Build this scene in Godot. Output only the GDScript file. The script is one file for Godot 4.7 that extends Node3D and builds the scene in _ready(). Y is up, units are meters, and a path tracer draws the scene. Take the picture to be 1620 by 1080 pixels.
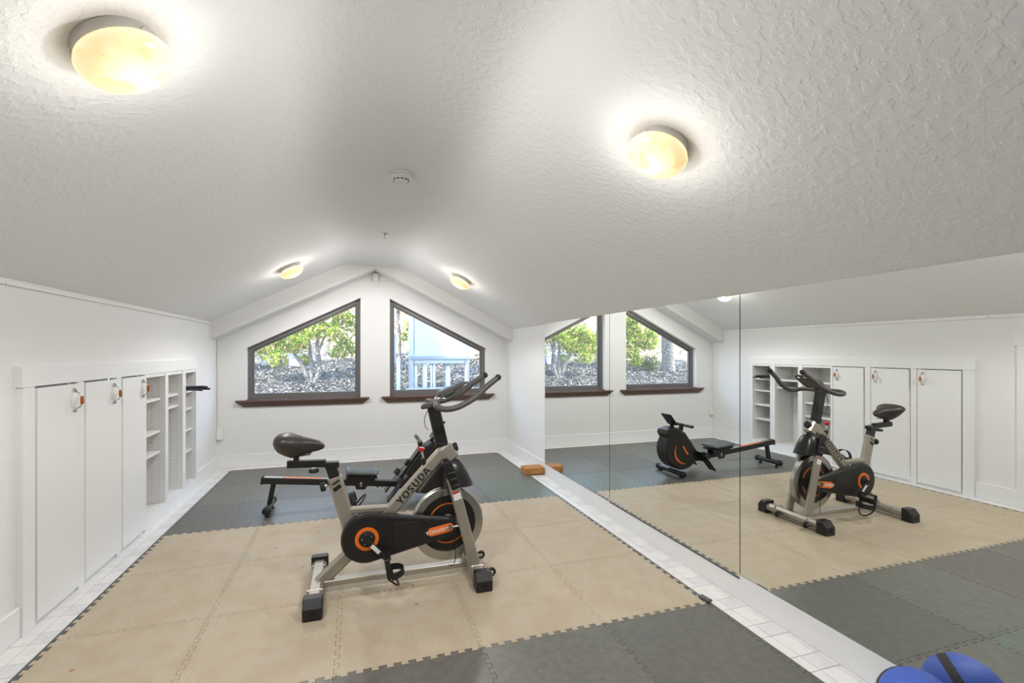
extends Node3D
# Attic exercise room. Camera stands at x = 0, z = 0; the room's long axis runs along -z, x to the mirror wall, y up. W(x, y, d) puts a point d metres ahead along the long axis.

const EYE := 1.3176
const BACK := 5.7923      # window wall
const LEFT := -1.4895
const RIGHT := 1.9733
const MIRROR := 1.952
const FRONT := -2.9       # wall behind the camera
var M := {}
var used := {}

func W(x: float, y: float, d: float) -> Vector3:
	return Vector3(x, y, -d)

func _ready() -> void:
	camera_and_light()
	make_materials()
	build_shell()
	build_windows()
	build_outdoors()
	build_floor_and_mats()
	build_wall_unit()
	build_mirrors()
	build_lamps()
	build_bike()
	build_rower()
	build_small_things()

# ---------------------------------------------------------------- camera, sky, sun
func camera_and_light() -> void:
	var f := 713.36
	var cam := Camera3D.new()
	cam.name = "camera"
	add_child(cam)
	cam.projection = Camera3D.PROJECTION_FRUSTUM
	cam.near = 0.05
	cam.far = 200.0
	cam.size = cam.near * 1080.0 / f
	cam.frustum_offset = Vector2(810.0 - 779.6, 556.6 - 540.0) * cam.near / f
	cam.position = Vector3(0, EYE, 0)
	cam.rotation.y = -0.2973
	cam.current = true
	var we := WorldEnvironment.new()
	we.name = "world_environment"
	var e := Environment.new()
	e.background_mode = Environment.BG_SKY
	var sky := Sky.new()
	var sm := ProceduralSkyMaterial.new()
	sm.sky_top_color = Color(0.66, 0.77, 0.92)
	sm.sky_horizon_color = Color(0.86, 0.91, 0.97)
	sm.ground_horizon_color = Color(0.80, 0.80, 0.78)
	sm.ground_bottom_color = Color(0.45, 0.43, 0.40)
	sm.sky_energy_multiplier = 2.2
	sm.ground_energy_multiplier = 1.0
	sky.sky_material = sm
	e.sky = sky
	e.tonemap_mode = Environment.TONE_MAPPER_LINEAR
	e.tonemap_exposure = 1.43
	e.sdfgi_enabled = true
	e.ssao_enabled = true
	e.ssil_enabled = true
	we.environment = e
	add_child(we)
	var sun := DirectionalLight3D.new()
	sun.name = "sun"
	sun.light_energy = 4.1
	sun.light_color = Color(1.0, 0.96, 0.88)
	sun.light_angular_distance = 0.6
	sun.shadow_enabled = true
	add_child(sun)
	sun.look_at_from_position(Vector3.ZERO, Vector3(0.60, -0.75, -0.25))

# ---------------------------------------------------------------- naming, tagging
func uniq(parent: Node, called: String) -> String:
	var key := str(parent.get_instance_id()) + "/" + called
	var n: int = used.get(key, 0)
	used[key] = n + 1
	return called if n == 0 else "%s_%03d" % [called, n]

func put(called: String, mesh: Mesh, mat: Material, parent: Node = self) -> MeshInstance3D:
	var o := MeshInstance3D.new()
	o.name = uniq(parent, called)
	o.mesh = mesh
	o.material_override = mat
	parent.add_child(o, true)
	return o

func done(st: SurfaceTool) -> ArrayMesh:
	st.generate_normals()
	return st.commit()

func part(called: String, st: SurfaceTool, mat: Material, parent: Node = self) -> MeshInstance3D:
	return put(called, done(st), mat, parent)

func thing(called: String, label: String, category: String, at := Vector3.ZERO, group := "") -> Node3D:
	var o := Node3D.new()
	o.name = uniq(self, called)
	add_child(o, true)
	o.position = at
	return tag(o, label, category, group)

func tag(o: Node3D, label: String, category: String, group := "") -> Node3D:
	o.set_meta("label", label)
	o.set_meta("category", category)
	if group != "":
		o.set_meta("group", group)
	return o

func structure(o: Node3D, label: String, category: String) -> Node3D:
	o.set_meta("kind", "structure")
	return tag(o, label, category)

# ---------------------------------------------------------------- shape helpers
func S() -> SurfaceTool:
	var st := SurfaceTool.new()
	st.begin(Mesh.PRIMITIVE_TRIANGLES)
	return st

func flat(st: SurfaceTool) -> void:
	st.set_smooth_group(-1)

func tri(st: SurfaceTool, a: Vector3, b: Vector3, c: Vector3, o: Vector3) -> void:
	if (c - a).cross(b - a).dot(o) < 0.0:
		var t := b
		b = c
		c = t
	st.add_vertex(a)
	st.add_vertex(b)
	st.add_vertex(c)

func quad(st: SurfaceTool, a: Vector3, b: Vector3, c: Vector3, d: Vector3, o: Vector3) -> void:
	tri(st, a, b, c, o)
	tri(st, a, c, d, o)

func cbox(st: SurfaceTool, t: Transform3D, size: Vector3, bev := 0.0) -> void:
	flat(st)
	var h := size * 0.5
	var B := minf(bev, minf(h.x, minf(h.y, h.z)) * 0.98)
	var v := {}
	for sx in [-1, 1]:
		for sy in [-1, 1]:
			for sz in [-1, 1]:
				var s := Vector3(sx, sy, sz)
				var p := Vector3(h.x * sx, h.y * sy, h.z * sz)
				for ax in 3:
					var q := p - s * B
					q[ax] = p[ax]
					v[[sx, sy, sz, ax]] = t * q
	var bs := t.basis
	for ax in 3:
		var a1 := (ax + 1) % 3
		var a2 := (ax + 2) % 3
		for s in [-1, 1]:
			var k := []
			for c in [[-1, -1], [1, -1], [1, 1], [-1, 1]]:
				var w := [0, 0, 0]
				w[ax] = s
				w[a1] = c[0]
				w[a2] = c[1]
				k.append(v[[w[0], w[1], w[2], ax]])
			quad(st, k[0], k[1], k[2], k[3], bs[ax] * s)
		if B > 0.0:
			for s1 in [-1, 1]:
				for s2 in [-1, 1]:
					var w0 := [0, 0, 0]
					w0[a1] = s1
					w0[a2] = s2
					var w1 := w0.duplicate()
					w0[ax] = -1
					w1[ax] = 1
					quad(st, v[[w0[0], w0[1], w0[2], a1]], v[[w1[0], w1[1], w1[2], a1]], v[[w1[0], w1[1], w1[2], a2]], v[[w0[0], w0[1], w0[2], a2]], bs[a1] * s1 + bs[a2] * s2)
	if B > 0.0:
		for sx in [-1, 1]:
			for sy in [-1, 1]:
				for sz in [-1, 1]:
					tri(st, v[[sx, sy, sz, 0]], v[[sx, sy, sz, 1]], v[[sx, sy, sz, 2]], bs * Vector3(sx, sy, sz))

func at(p: Vector3) -> Transform3D:
	return Transform3D(Basis.IDENTITY, p)

func span(st: SurfaceTool, a: Vector3, b: Vector3, bev := 0.0) -> void:   # box between two opposite corners
	cbox(st, at((a + b) * 0.5), (b - a).abs(), bev)

func bar(st: SurfaceTool, a: Vector3, b: Vector3, w: float, h: float, bev := 0.004, side := Vector3(0, 0, 1)) -> void:   # rectangular tube; w across side, h the other way
	var y := (b - a).normalized()
	var z := (side - y * side.dot(y)).normalized()
	var x := y.cross(z)
	cbox(st, Transform3D(Basis(x, y, z), (a + b) * 0.5), Vector3(h, a.distance_to(b), w), bev)

func smooth_path(p: Array, n := 6) -> PackedVector3Array:
	var out := PackedVector3Array()
	for i in p.size() - 1:
		var p0: Vector3 = p[maxi(i - 1, 0)]
		var p3: Vector3 = p[mini(i + 2, p.size() - 1)]
		for k in n:
			out.append((p[i] as Vector3).cubic_interpolate(p[i + 1], p0, p3, float(k) / n))
	out.append(p[p.size() - 1])
	return out

func tube(st: SurfaceTool, p: PackedVector3Array, r, seg := 10, round_ends := true) -> void:
	var n := p.size()
	var t0 := (p[1] - p[0]).normalized()
	var u := t0.cross(Vector3.UP if absf(t0.y) < 0.9 else Vector3.RIGHT).normalized()
	var rings := []
	var prev := t0
	for i in n:
		var t := (p[mini(i + 1, n - 1)] - p[maxi(i - 1, 0)]).normalized()
		var ax := prev.cross(t)
		if ax.length() > 1e-6:
			u = u.rotated(ax.normalized(), prev.angle_to(t))
		prev = t
		var rad: float = r if r is float else r[i]
		var v := t.cross(u)
		var ring := PackedVector3Array()
		for k in seg:
			var a := TAU * k / seg
			ring.append(p[i] + (u * cos(a) + v * sin(a)) * rad)
		if round_ends and (i == 0 or i == n - 1):
			var e := ring.duplicate()
			for k in seg:
				e[k] = p[i] + (ring[k] - p[i]) * 0.6 + t * rad * (0.45 if i else -0.45)
			if i == 0:
				rings.append(e)
				rings.append(ring)
			else:
				rings.append(ring)
				rings.append(e)
		else:
			rings.append(ring)
	loft(st, rings)

func loft(st: SurfaceTool, rings: Array, caps := true) -> void:
	st.set_smooth_group(0)
	var n: int = rings[0].size()
	var mids := []
	for r in rings:
		var c := Vector3.ZERO
		for q in r:
			c += q
		mids.append(c / n)
	for i in rings.size() - 1:
		var m: Vector3 = (mids[i] + mids[i + 1]) * 0.5
		for k in n:
			var j := (k + 1) % n
			var a: Vector3 = rings[i][k]
			var b: Vector3 = rings[i][j]
			var c: Vector3 = rings[i + 1][j]
			var d: Vector3 = rings[i + 1][k]
			quad(st, a, b, c, d, (a + b + c + d) * 0.25 - m)
	if caps:
		flat(st)
		for e in [[0, 1], [rings.size() - 1, rings.size() - 2]]:
			for k in n:
				tri(st, mids[e[0]], rings[e[0]][k], rings[e[0]][(k + 1) % n], mids[e[0]] - mids[e[1]])

func lathe(st: SurfaceTool, t: Transform3D, prof: Array, seg := 24) -> void:   # prof of Vector2(radius, along y)
	var group := 0
	for i in prof.size() - 1:
		var a: Vector2 = prof[i]
		var b: Vector2 = prof[i + 1]
		if i > 0 and absf((a - prof[i - 1]).angle_to(b - a)) > 0.6:
			group += 1
		st.set_smooth_group(group)
		var nrm2 := Vector2((b - a).y, -(b - a).x)
		for k in seg:
			var c0 := Vector3(cos(TAU * k / seg), 0, sin(TAU * k / seg))
			var c1 := Vector3(cos(TAU * (k + 1) / seg), 0, sin(TAU * (k + 1) / seg))
			var o := t.basis * (((c0 + c1) * 0.5) * nrm2.x + Vector3(0, nrm2.y, 0))
			var p0 := t * (c0 * a.x + Vector3(0, a.y, 0))
			var p1 := t * (c1 * a.x + Vector3(0, a.y, 0))
			var p2 := t * (c1 * b.x + Vector3(0, b.y, 0))
			var p3 := t * (c0 * b.x + Vector3(0, b.y, 0))
			if a.x > 1e-5:
				tri(st, p0, p1, p2, o)
			if b.x > 1e-5:
				tri(st, p0, p2, p3, o)

func prism(st: SurfaceTool, t: Transform3D, poly: PackedVector2Array, z0: float, z1: float, bev := 0.0) -> void:   # polygon in local xy, extruded along local z
	if Geometry2D.is_polygon_clockwise(poly):
		poly = poly.duplicate()
		poly.reverse()
	var n := poly.size()
	var inner := poly.duplicate()
	if bev > 0.0:
		for i in n:
			var d0 := (poly[i] - poly[(i + n - 1) % n]).normalized()
			var d1 := (poly[(i + 1) % n] - poly[i]).normalized()
			var n0 := Vector2(-d0.y, d0.x)
			var n1 := Vector2(-d1.y, d1.x)
			var mm := (n0 + n1)
			inner[i] = poly[i] + mm.normalized() * bev / maxf(0.5, mm.normalized().dot(n0))
	var idx := Geometry2D.triangulate_polygon(inner)
	flat(st)
	for s in [0, 1]:
		var z := z1 if s else z0
		for i in range(0, idx.size(), 3):
			var q := []
			for k in 3:
				q.append(t * Vector3(inner[idx[i + k]].x, inner[idx[i + k]].y, z))
			tri(st, q[0], q[1], q[2], t.basis.z * (1.0 if s else -1.0))
	var rings := [[poly, z0 + bev], [poly, z1 - bev]]
	if bev > 0.0:
		rings = [[inner, z0], [poly, z0 + bev], [poly, z1 - bev], [inner, z1]]
	var group := 1
	for i in n:
		var j := (i + 1) % n
		var d := poly[j] - poly[i]
		var before := poly[i] - poly[(i + n - 1) % n]
		if absf(before.angle_to(d)) > 0.5:
			group += 1
		var o2 := Vector3(d.y, -d.x, 0)
		for k in rings.size() - 1:
			st.set_smooth_group(group * 8 + k)
			var a: PackedVector2Array = rings[k][0]
			var b: PackedVector2Array = rings[k + 1][0]
			var o := o2.normalized() + Vector3(0, 0, [-0.7, 0.0, 0.7][k] if rings.size() == 4 else 0.0)
			quad(st, t * Vector3(a[i].x, a[i].y, rings[k][1]), t * Vector3(a[j].x, a[j].y, rings[k][1]), t * Vector3(b[j].x, b[j].y, rings[k + 1][1]), t * Vector3(b[i].x, b[i].y, rings[k + 1][1]), t.basis * o)

func ring_poly(c: Vector2, r0: float, r1: float, a0: float, a1: float, n := 24) -> PackedVector2Array:
	var p := PackedVector2Array()
	for i in n + 1:
		var a := lerpf(a0, a1, float(i) / n)
		p.append(c + Vector2(cos(a), sin(a)) * r1)
	for i in n + 1:
		var a := lerpf(a1, a0, float(i) / n)
		p.append(c + Vector2(cos(a), sin(a)) * r0)
	return p

func capsule_poly(a: Vector2, ra: float, b: Vector2, rb: float, n := 16) -> PackedVector2Array:   # hull of two circles
	var pts := PackedVector2Array()
	for i in n * 2:
		var t := TAU * i / (n * 2)
		pts.append(a + Vector2(cos(t), sin(t)) * ra)
		pts.append(b + Vector2(cos(t), sin(t)) * rb)
	var h := Geometry2D.convex_hull(pts)
	h.remove_at(h.size() - 1)
	return h

# ---------------------------------------------------------------- materials
func mat(color: Color, rough := 0.6, metal := 0.0, spec := 0.5) -> StandardMaterial3D:
	var m := StandardMaterial3D.new()
	m.albedo_color = color
	m.roughness = rough
	m.metallic = metal
	m.metallic_specular = spec
	return m

func noise_image(size: int, freq: float, seed_: int, octaves := 4, kind := FastNoiseLite.TYPE_SIMPLEX_SMOOTH) -> Image:
	var n := FastNoiseLite.new()
	n.seed = seed_
	n.noise_type = kind
	n.frequency = freq
	n.fractal_octaves = octaves
	return n.get_seamless_image(size, size)

func shaped(img: Image, f: Callable) -> ImageTexture:
	var out := Image.create(img.get_width(), img.get_height(), false, Image.FORMAT_RGB8)
	for y in img.get_height():
		for x in img.get_width():
			out.set_pixel(x, y, f.call(img.get_pixel(x, y).r, x, y))
	return ImageTexture.create_from_image(out)

func relief(m: StandardMaterial3D, tex: Texture2D, cm: float, tri_scale := 0.0) -> StandardMaterial3D:
	m.heightmap_enabled = true
	m.heightmap_texture = tex
	m.heightmap_scale = cm
	if tri_scale > 0.0:
		m.uv1_triplanar = true
		m.uv1_world_triplanar = true
		m.uv1_scale = Vector3.ONE * tri_scale
	return m

func make_materials() -> void:
	var grey := func(v: float) -> Color: return Color(v, v, v)
	# knocked-down plaster: flat islands with soft rims
	var trowel := shaped(noise_image(768, 0.030, 11, 4), func(v, _x, _y): return grey.call(0.25 * v + 0.75 * smoothstep(0.50, 0.60, v)))
	var orange_peel := shaped(noise_image(512, 0.05, 5, 3), func(v, _x, _y): return grey.call(smoothstep(0.3, 0.8, v)))
	M.ceiling = relief(mat(Color(0.925, 0.925, 0.918), 0.75, 0, 0.3), trowel, 0.11, 1.1)
	M.wall = relief(mat(Color(0.895, 0.895, 0.885), 0.6, 0, 0.4), orange_peel, 0.03, 1.6)
	M.wall_rough = relief(mat(Color(0.90, 0.90, 0.893), 0.6, 0, 0.4), trowel, 0.045, 1.2)
	M.trim = mat(Color(0.91, 0.912, 0.905), 0.35)
	M.shelf = mat(Color(0.90, 0.895, 0.88), 0.4)
	M.bronze = mat(Color(0.42, 0.415, 0.405), 0.45, 0.1)
	var grain := noise_image(512, 0.01, 21, 4)
	var wood := mat(Color.WHITE, 0.4)
	wood.albedo_texture = shaped(grain, func(v, x, y): return Color(0.325, 0.24, 0.20).lerp(Color(0.42, 0.32, 0.27), 0.5 + 0.5 * sin(v * 14.0 + y * 0.30)))
	wood.uv1_triplanar = true
	wood.uv1_scale = Vector3(0.6, 3.0, 3.0)
	M.sill = wood
	var g := StandardMaterial3D.new()
	g.transparency = BaseMaterial3D.TRANSPARENCY_ALPHA
	g.albedo_color = Color(0.92, 0.96, 0.95, 0.06)
	g.roughness = 0.0
	g.metallic_specular = 0.5
	M.glass = g
	M.mirror = mat(Color(0.955, 0.965, 0.955), 0.0, 1.0)
	M.mirror_edge = mat(Color(0.16, 0.18, 0.17), 0.3)
	M.marble = mat(Color(0.91, 0.905, 0.895), 0.3)
	M.marble.albedo_texture = shaped(noise_image(256, 0.02, 31, 4), func(v, _x, _y): return grey.call(lerpf(1.0, 0.975, smoothstep(0.56, 0.72, v))))
	M.marble.uv1_triplanar = true
	M.marble.uv1_world_triplanar = true
	M.marble.uv1_scale = Vector3.ONE * 2.0
	M.marble_dot = M.marble.duplicate()
	M.marble_dot.albedo_color = Color(0.87, 0.87, 0.87)
	M.grout = mat(Color(0.70, 0.69, 0.67), 0.8)
	# foam mat: woven ribs pressed into the face
	var rib := Image.create(1024, 1024, false, Image.FORMAT_L8)
	for y in 1024:
		for x in 1024:
			var a := sin(TAU * (x * 54.0 + y * 30.0) / 1024.0)
			var b := sin(TAU * (y * 54.0 - x * 30.0) / 1024.0)
			rib.set_pixel(x, y, grey.call(0.5 + 0.32 * a + 0.18 * a * b))
	var rib_tex := ImageTexture.create_from_image(rib)
	var cloud := noise_image(256, 0.012, 41, 4)
	var scuff := noise_image(512, 0.02, 43, 5)
	M.tan = []
	var stains := [[[0.28, 0.24]], [[0.30, 0.42], [0.70, 0.75]], [[0.62, 0.30]], []]
	for k in 4:
		var m := mat(Color.WHITE, 0.52, 0, 0.5)
		var sp: Array = stains[k]
		m.albedo_texture = shaped(cloud, func(v, x, y):
			var c := Color(0.75, 0.695, 0.605).lerp(Color(0.735, 0.67, 0.565), smoothstep(0.3, 0.75, v))
			for s in sp:
				var d := Vector2(x / 256.0 - s[0], y / 256.0 - s[1]).length()
				if d + (v - 0.5) * 0.03 < 0.013:
					c = c.lerp(Color(0.62, 0.40, 0.16), 0.75)
			return c)
		relief(m, rib_tex, 0.20)
		M.tan.append(m)
	M.dark = []
	for tint in [Color(0.435, 0.435, 0.40), Color(0.405, 0.405, 0.38), Color(0.415, 0.455, 0.42), Color(0.42, 0.41, 0.385)]:
		var m := mat(tint, 0.38, 0, 0.5)
		m.albedo_texture = shaped(scuff, func(v, _x, _y): return grey.call(lerpf(0.94, 1.0, smoothstep(0.3, 0.7, v))))
		relief(m, shaped(scuff, func(v, _x, _y): return grey.call(v)), 0.04)
		M.dark.append(m)
	var pits := [Vector3(0.30, 0.34, 0.020), Vector3(0.22, 0.62, 0.016), Vector3(0.66, 0.55, 0.024), Vector3(0.52, 0.70, 0.018), Vector3(0.80, 0.28, 0.015), Vector3(0.40, 0.88, 0.02)]
	var dented: StandardMaterial3D = M.dark[0].duplicate()
	dented.heightmap_texture = shaped(scuff, func(v, x, y):
		var h: float = 0.75 + v * 0.05
		for p in pits:
			var dd: float = Vector2(x / 512.0 - p.x, y / 512.0 - p.y).length() / p.z
			h -= 0.55 * exp(-dd * dd * 2.0) - 0.18 * exp(-(dd - 1.3) * (dd - 1.3) * 6.0)
		return grey.call(clampf(h, 0.0, 1.0)))
	dented.heightmap_scale = 0.35
	M.dark.append(dented)
	M.border = mat(Color(0.33, 0.335, 0.34), 0.5)
	# equipment
	M.silver = mat(Color(0.66, 0.635, 0.585), 0.36, 0.55)
	M.chrome = mat(Color(0.80, 0.80, 0.80), 0.16, 1.0)
	M.steel = mat(Color(0.72, 0.71, 0.69), 0.26, 1.0)
	M.black = mat(Color(0.105, 0.10, 0.098), 0.42)
	M.satin = mat(Color(0.13, 0.125, 0.12), 0.3)
	M.rubber = mat(Color(0.10, 0.10, 0.10), 0.65)
	M.grip = mat(Color(0.29, 0.287, 0.275), 0.5)
	M.saddle = mat(Color(0.215, 0.20, 0.185), 0.42)
	M.orange = mat(Color(0.93, 0.45, 0.12), 0.45)
	M.lamp_metal = mat(Color(0.78, 0.77, 0.75), 0.45, 0.3)
	M.red = mat(Color(0.78, 0.11, 0.10), 0.3)
	M.white = mat(Color(0.90, 0.90, 0.89), 0.4)
	M.screen = mat(Color(0.045, 0.05, 0.055), 0.12)
	M.seat_pad = mat(Color(0.30, 0.335, 0.33), 0.4)
	M.cork = mat(Color.WHITE, 0.7)
	M.cork.albedo_texture = shaped(noise_image(256, 0.09, 51, 3), func(v, _x, _y): return Color(0.66, 0.43, 0.23).lerp(Color(0.78, 0.55, 0.32), smoothstep(0.3, 0.7, v)))
	M.cork.uv1_triplanar = true
	M.cork.uv1_scale = Vector3.ONE * 3.0
	M.amber = mat(Color(0.66, 0.36, 0.10), 0.25)
	M.porcelain = mat(Color(0.93, 0.93, 0.92), 0.15)
	M.plastic = mat(Color(0.90, 0.895, 0.88), 0.4)
	M.void = mat(Color(0.06, 0.06, 0.06), 0.8)
	M.strap = mat(Color(0.20, 0.20, 0.23), 0.7)
	M.blue = relief(mat(Color(0.24, 0.37, 0.74), 0.36), orange_peel, 0.05, 14.0)
	M.ball_black = relief(mat(Color(0.13, 0.135, 0.13), 0.5), orange_peel, 0.05, 14.0)

# ---------------------------------------------------------------- room shell
func ceiling_y(x: float) -> float:
	return minf(minf(1.648 + 0.51 * (x - LEFT), 1.613 + 0.51 * (RIGHT - x)), 2.348)

func build_shell() -> void:
	var tz := Transform3D.IDENTITY
	# ceiling: two slopes and a flat strip with softly rounded creases
	var prof := PackedVector2Array()
	var n := 96
	for i in n + 1:
		var x := lerpf(LEFT - 0.2, RIGHT + 0.2, float(i) / n)
		var y := 0.0
		for k in 7:
			y += ceiling_y(x + (k - 3) * 0.028)
		prof.append(Vector2(x, y / 7.0))
	var st := S()
	st.set_smooth_group(0)
	for i in n:
		quad(st, W(prof[i].x, prof[i].y, BACK + 0.16), W(prof[i + 1].x, prof[i + 1].y, BACK + 0.16), W(prof[i + 1].x, prof[i + 1].y, FRONT - 0.16), W(prof[i].x, prof[i].y, FRONT - 0.16), Vector3.DOWN)
	st.set_smooth_group(1)
	for i in n:
		quad(st, W(prof[i].x, prof[i].y + 0.22, BACK + 0.16), W(prof[i + 1].x, prof[i + 1].y + 0.22, BACK + 0.16), W(prof[i + 1].x, prof[i + 1].y + 0.22, FRONT - 0.16), W(prof[i].x, prof[i].y + 0.22, FRONT - 0.16), Vector3.UP)
	flat(st)
	for i in n:
		for d in [BACK + 0.16, FRONT - 0.16]:
			quad(st, W(prof[i].x, prof[i].y, d), W(prof[i + 1].x, prof[i + 1].y, d), W(prof[i + 1].x, prof[i + 1].y + 0.22, d), W(prof[i].x, prof[i].y + 0.22, d), Vector3(0, 0, -1 if d > 0 else 1))
	for i in [0, n]:
		quad(st, W(prof[i].x, prof[i].y, BACK + 0.16), W(prof[i].x, prof[i].y, FRONT - 0.16), W(prof[i].x, prof[i].y + 0.22, FRONT - 0.16), W(prof[i].x, prof[i].y + 0.22, BACK + 0.16), Vector3(-1 if i == 0 else 1, 0, 0))
	structure(part("ceiling", st, M.ceiling), "white textured plaster ceiling sloping down on two sides", "ceiling")
	# window wall: five upright slabs and pieces round the two openings
	var wall := CSGPolygon3D.new()
	wall.name = "wall_back"
	wall.polygon = PackedVector2Array([Vector2(LEFT - 0.2, -0.1), Vector2(RIGHT + 0.2, -0.1), Vector2(RIGHT + 0.2, 1.62), Vector2(0.65, 2.42), Vector2(-0.16, 2.42), Vector2(LEFT - 0.2, 1.62)])
	wall.depth = 0.16
	wall.position = Vector3(0, 0, -BACK)
	wall.material = M.wall
	for q in [win_poly(-1), win_poly(1)]:
		var cut := CSGPolygon3D.new()
		cut.name = "opening" if wall.get_child_count() == 0 else "opening_001"
		cut.operation = CSGShape3D.OPERATION_SUBTRACTION
		cut.polygon = q
		cut.depth = 0.5
		cut.position = Vector3(0, 0, 0.2)
		cut.material = M.wall
		wall.add_child(cut, true)
	add_child(wall, true)
	structure(wall, "white gable wall with two slanted windows", "wall")
	# left wall, with the opening for the built-in unit
	var wl := S()
	var t := 0.2
	span(wl, W(LEFT - t, -0.1, FRONT), W(LEFT, 1.67, 1.50))
	span(wl, W(LEFT - t, 1.38, 1.50), W(LEFT, 1.67, 2.27))
	span(wl, W(LEFT - t, -0.1, 2.27), W(LEFT, 1.67, 2.66))
	span(wl, W(LEFT - t, 1.20, 2.66), W(LEFT, 1.67, 5.03))
	span(wl, W(LEFT - t, -0.1, 5.03), W(LEFT, 1.67, BACK + 0.02))
	structure(part("wall_left", wl, M.wall_rough), "low white knee wall around the built-in wall unit", "wall")
	var wr := S()
	span(wr, W(RIGHT, -0.1, FRONT), W(RIGHT + 0.2, 1.66, BACK + 0.02))
	structure(part("wall_right", wr, M.wall), "low white knee wall behind the mirrors", "wall")
	var wf := S()
	prism(wf, Transform3D(Basis.IDENTITY, W(0, 0, FRONT)), PackedVector2Array([Vector2(LEFT - 0.2, -0.1), Vector2(RIGHT + 0.2, -0.1), Vector2(RIGHT + 0.2, 1.62), Vector2(0.65, 2.42), Vector2(-0.16, 2.42), Vector2(LEFT - 0.2, 1.62)]), 0.0, 0.16)
	structure(part("wall_front", wf, M.wall), "white gable wall opposite the windows", "wall")
	# boxed rafter along the gable
	var bm := S()
	var ceil_line := PackedVector2Array([Vector2(LEFT, 1.458), Vector2(0.242, 2.318), Vector2(RIGHT, 1.458), Vector2(RIGHT, ceiling_y(RIGHT) + 0.02), Vector2(0.60, 2.375), Vector2(-0.118, 2.375), Vector2(LEFT, ceiling_y(LEFT) + 0.02)])
	prism(bm, at(W(0, 0, BACK + 0.01)), ceil_line, 0.0, BACK + 0.01 - 5.556)
	structure(part("trim_1", bm, M.wall), "white boxed beam following the gable above the windows", "beam")
	# baseboards
	for b in [["baseboard_back", W(LEFT, 0, BACK), W(RIGHT, 0.1435, BACK - 0.016)], ["baseboard_right", W(RIGHT, 0, FRONT), W(RIGHT - 0.018, 0.134, BACK)], ["baseboard_left", W(LEFT, 0, 5.06), W(LEFT + 0.016, 0.1435, BACK - 0.016)], ["baseboard_left", W(LEFT, 0, 2.357), W(LEFT + 0.016, 0.1435, 2.628)]]:
		var sb := S()
		span(sb, b[1], b[2], 0.003)
		structure(part(b[0], sb, M.trim), {"baseboard_back": "white baseboard under the windows", "baseboard_right": "white baseboard under the mirrors"}.get(b[0], "short white baseboard beside the wall unit" if b[1].z < -4 else "short white baseboard between wall unit and side door"), "baseboard")
	# small door beside the wall unit, seen only in the mirror
	var dr := Node3D.new()
	dr.name = "door_1"
	add_child(dr)
	structure(dr, "low white side door with flat white casing", "door")
	var s1 := S()
	span(s1, W(LEFT - 0.06, 0.01, 1.505), W(LEFT - 0.02, 1.375, 2.265), 0.002)
	part("panel", s1, M.trim, dr)
	for z in [[1.41, 1.50], [2.27, 2.357]]:
		var s2 := S()
		span(s2, W(LEFT, 0, z[0]), W(LEFT + 0.022, 1.37, z[1]), 0.002)
		part("casing", s2, M.trim, dr)
	var s3 := S()
	span(s3, W(LEFT, 1.37, 1.39), W(LEFT + 0.026, 1.48, 2.372), 0.002)
	part("casing", s3, M.trim, dr)

func win_poly(side: int) -> PackedVector2Array:   # side -1: outer corner towards the wall unit; 1: towards the mirrors
	var c := 0.246
	return PackedVector2Array([Vector2(c + side * 1.437, 0.767), Vector2(c + side * 1.437, 1.364), Vector2(c + side * 0.177, 1.987), Vector2(c + side * 0.177, 0.767)])

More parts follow.
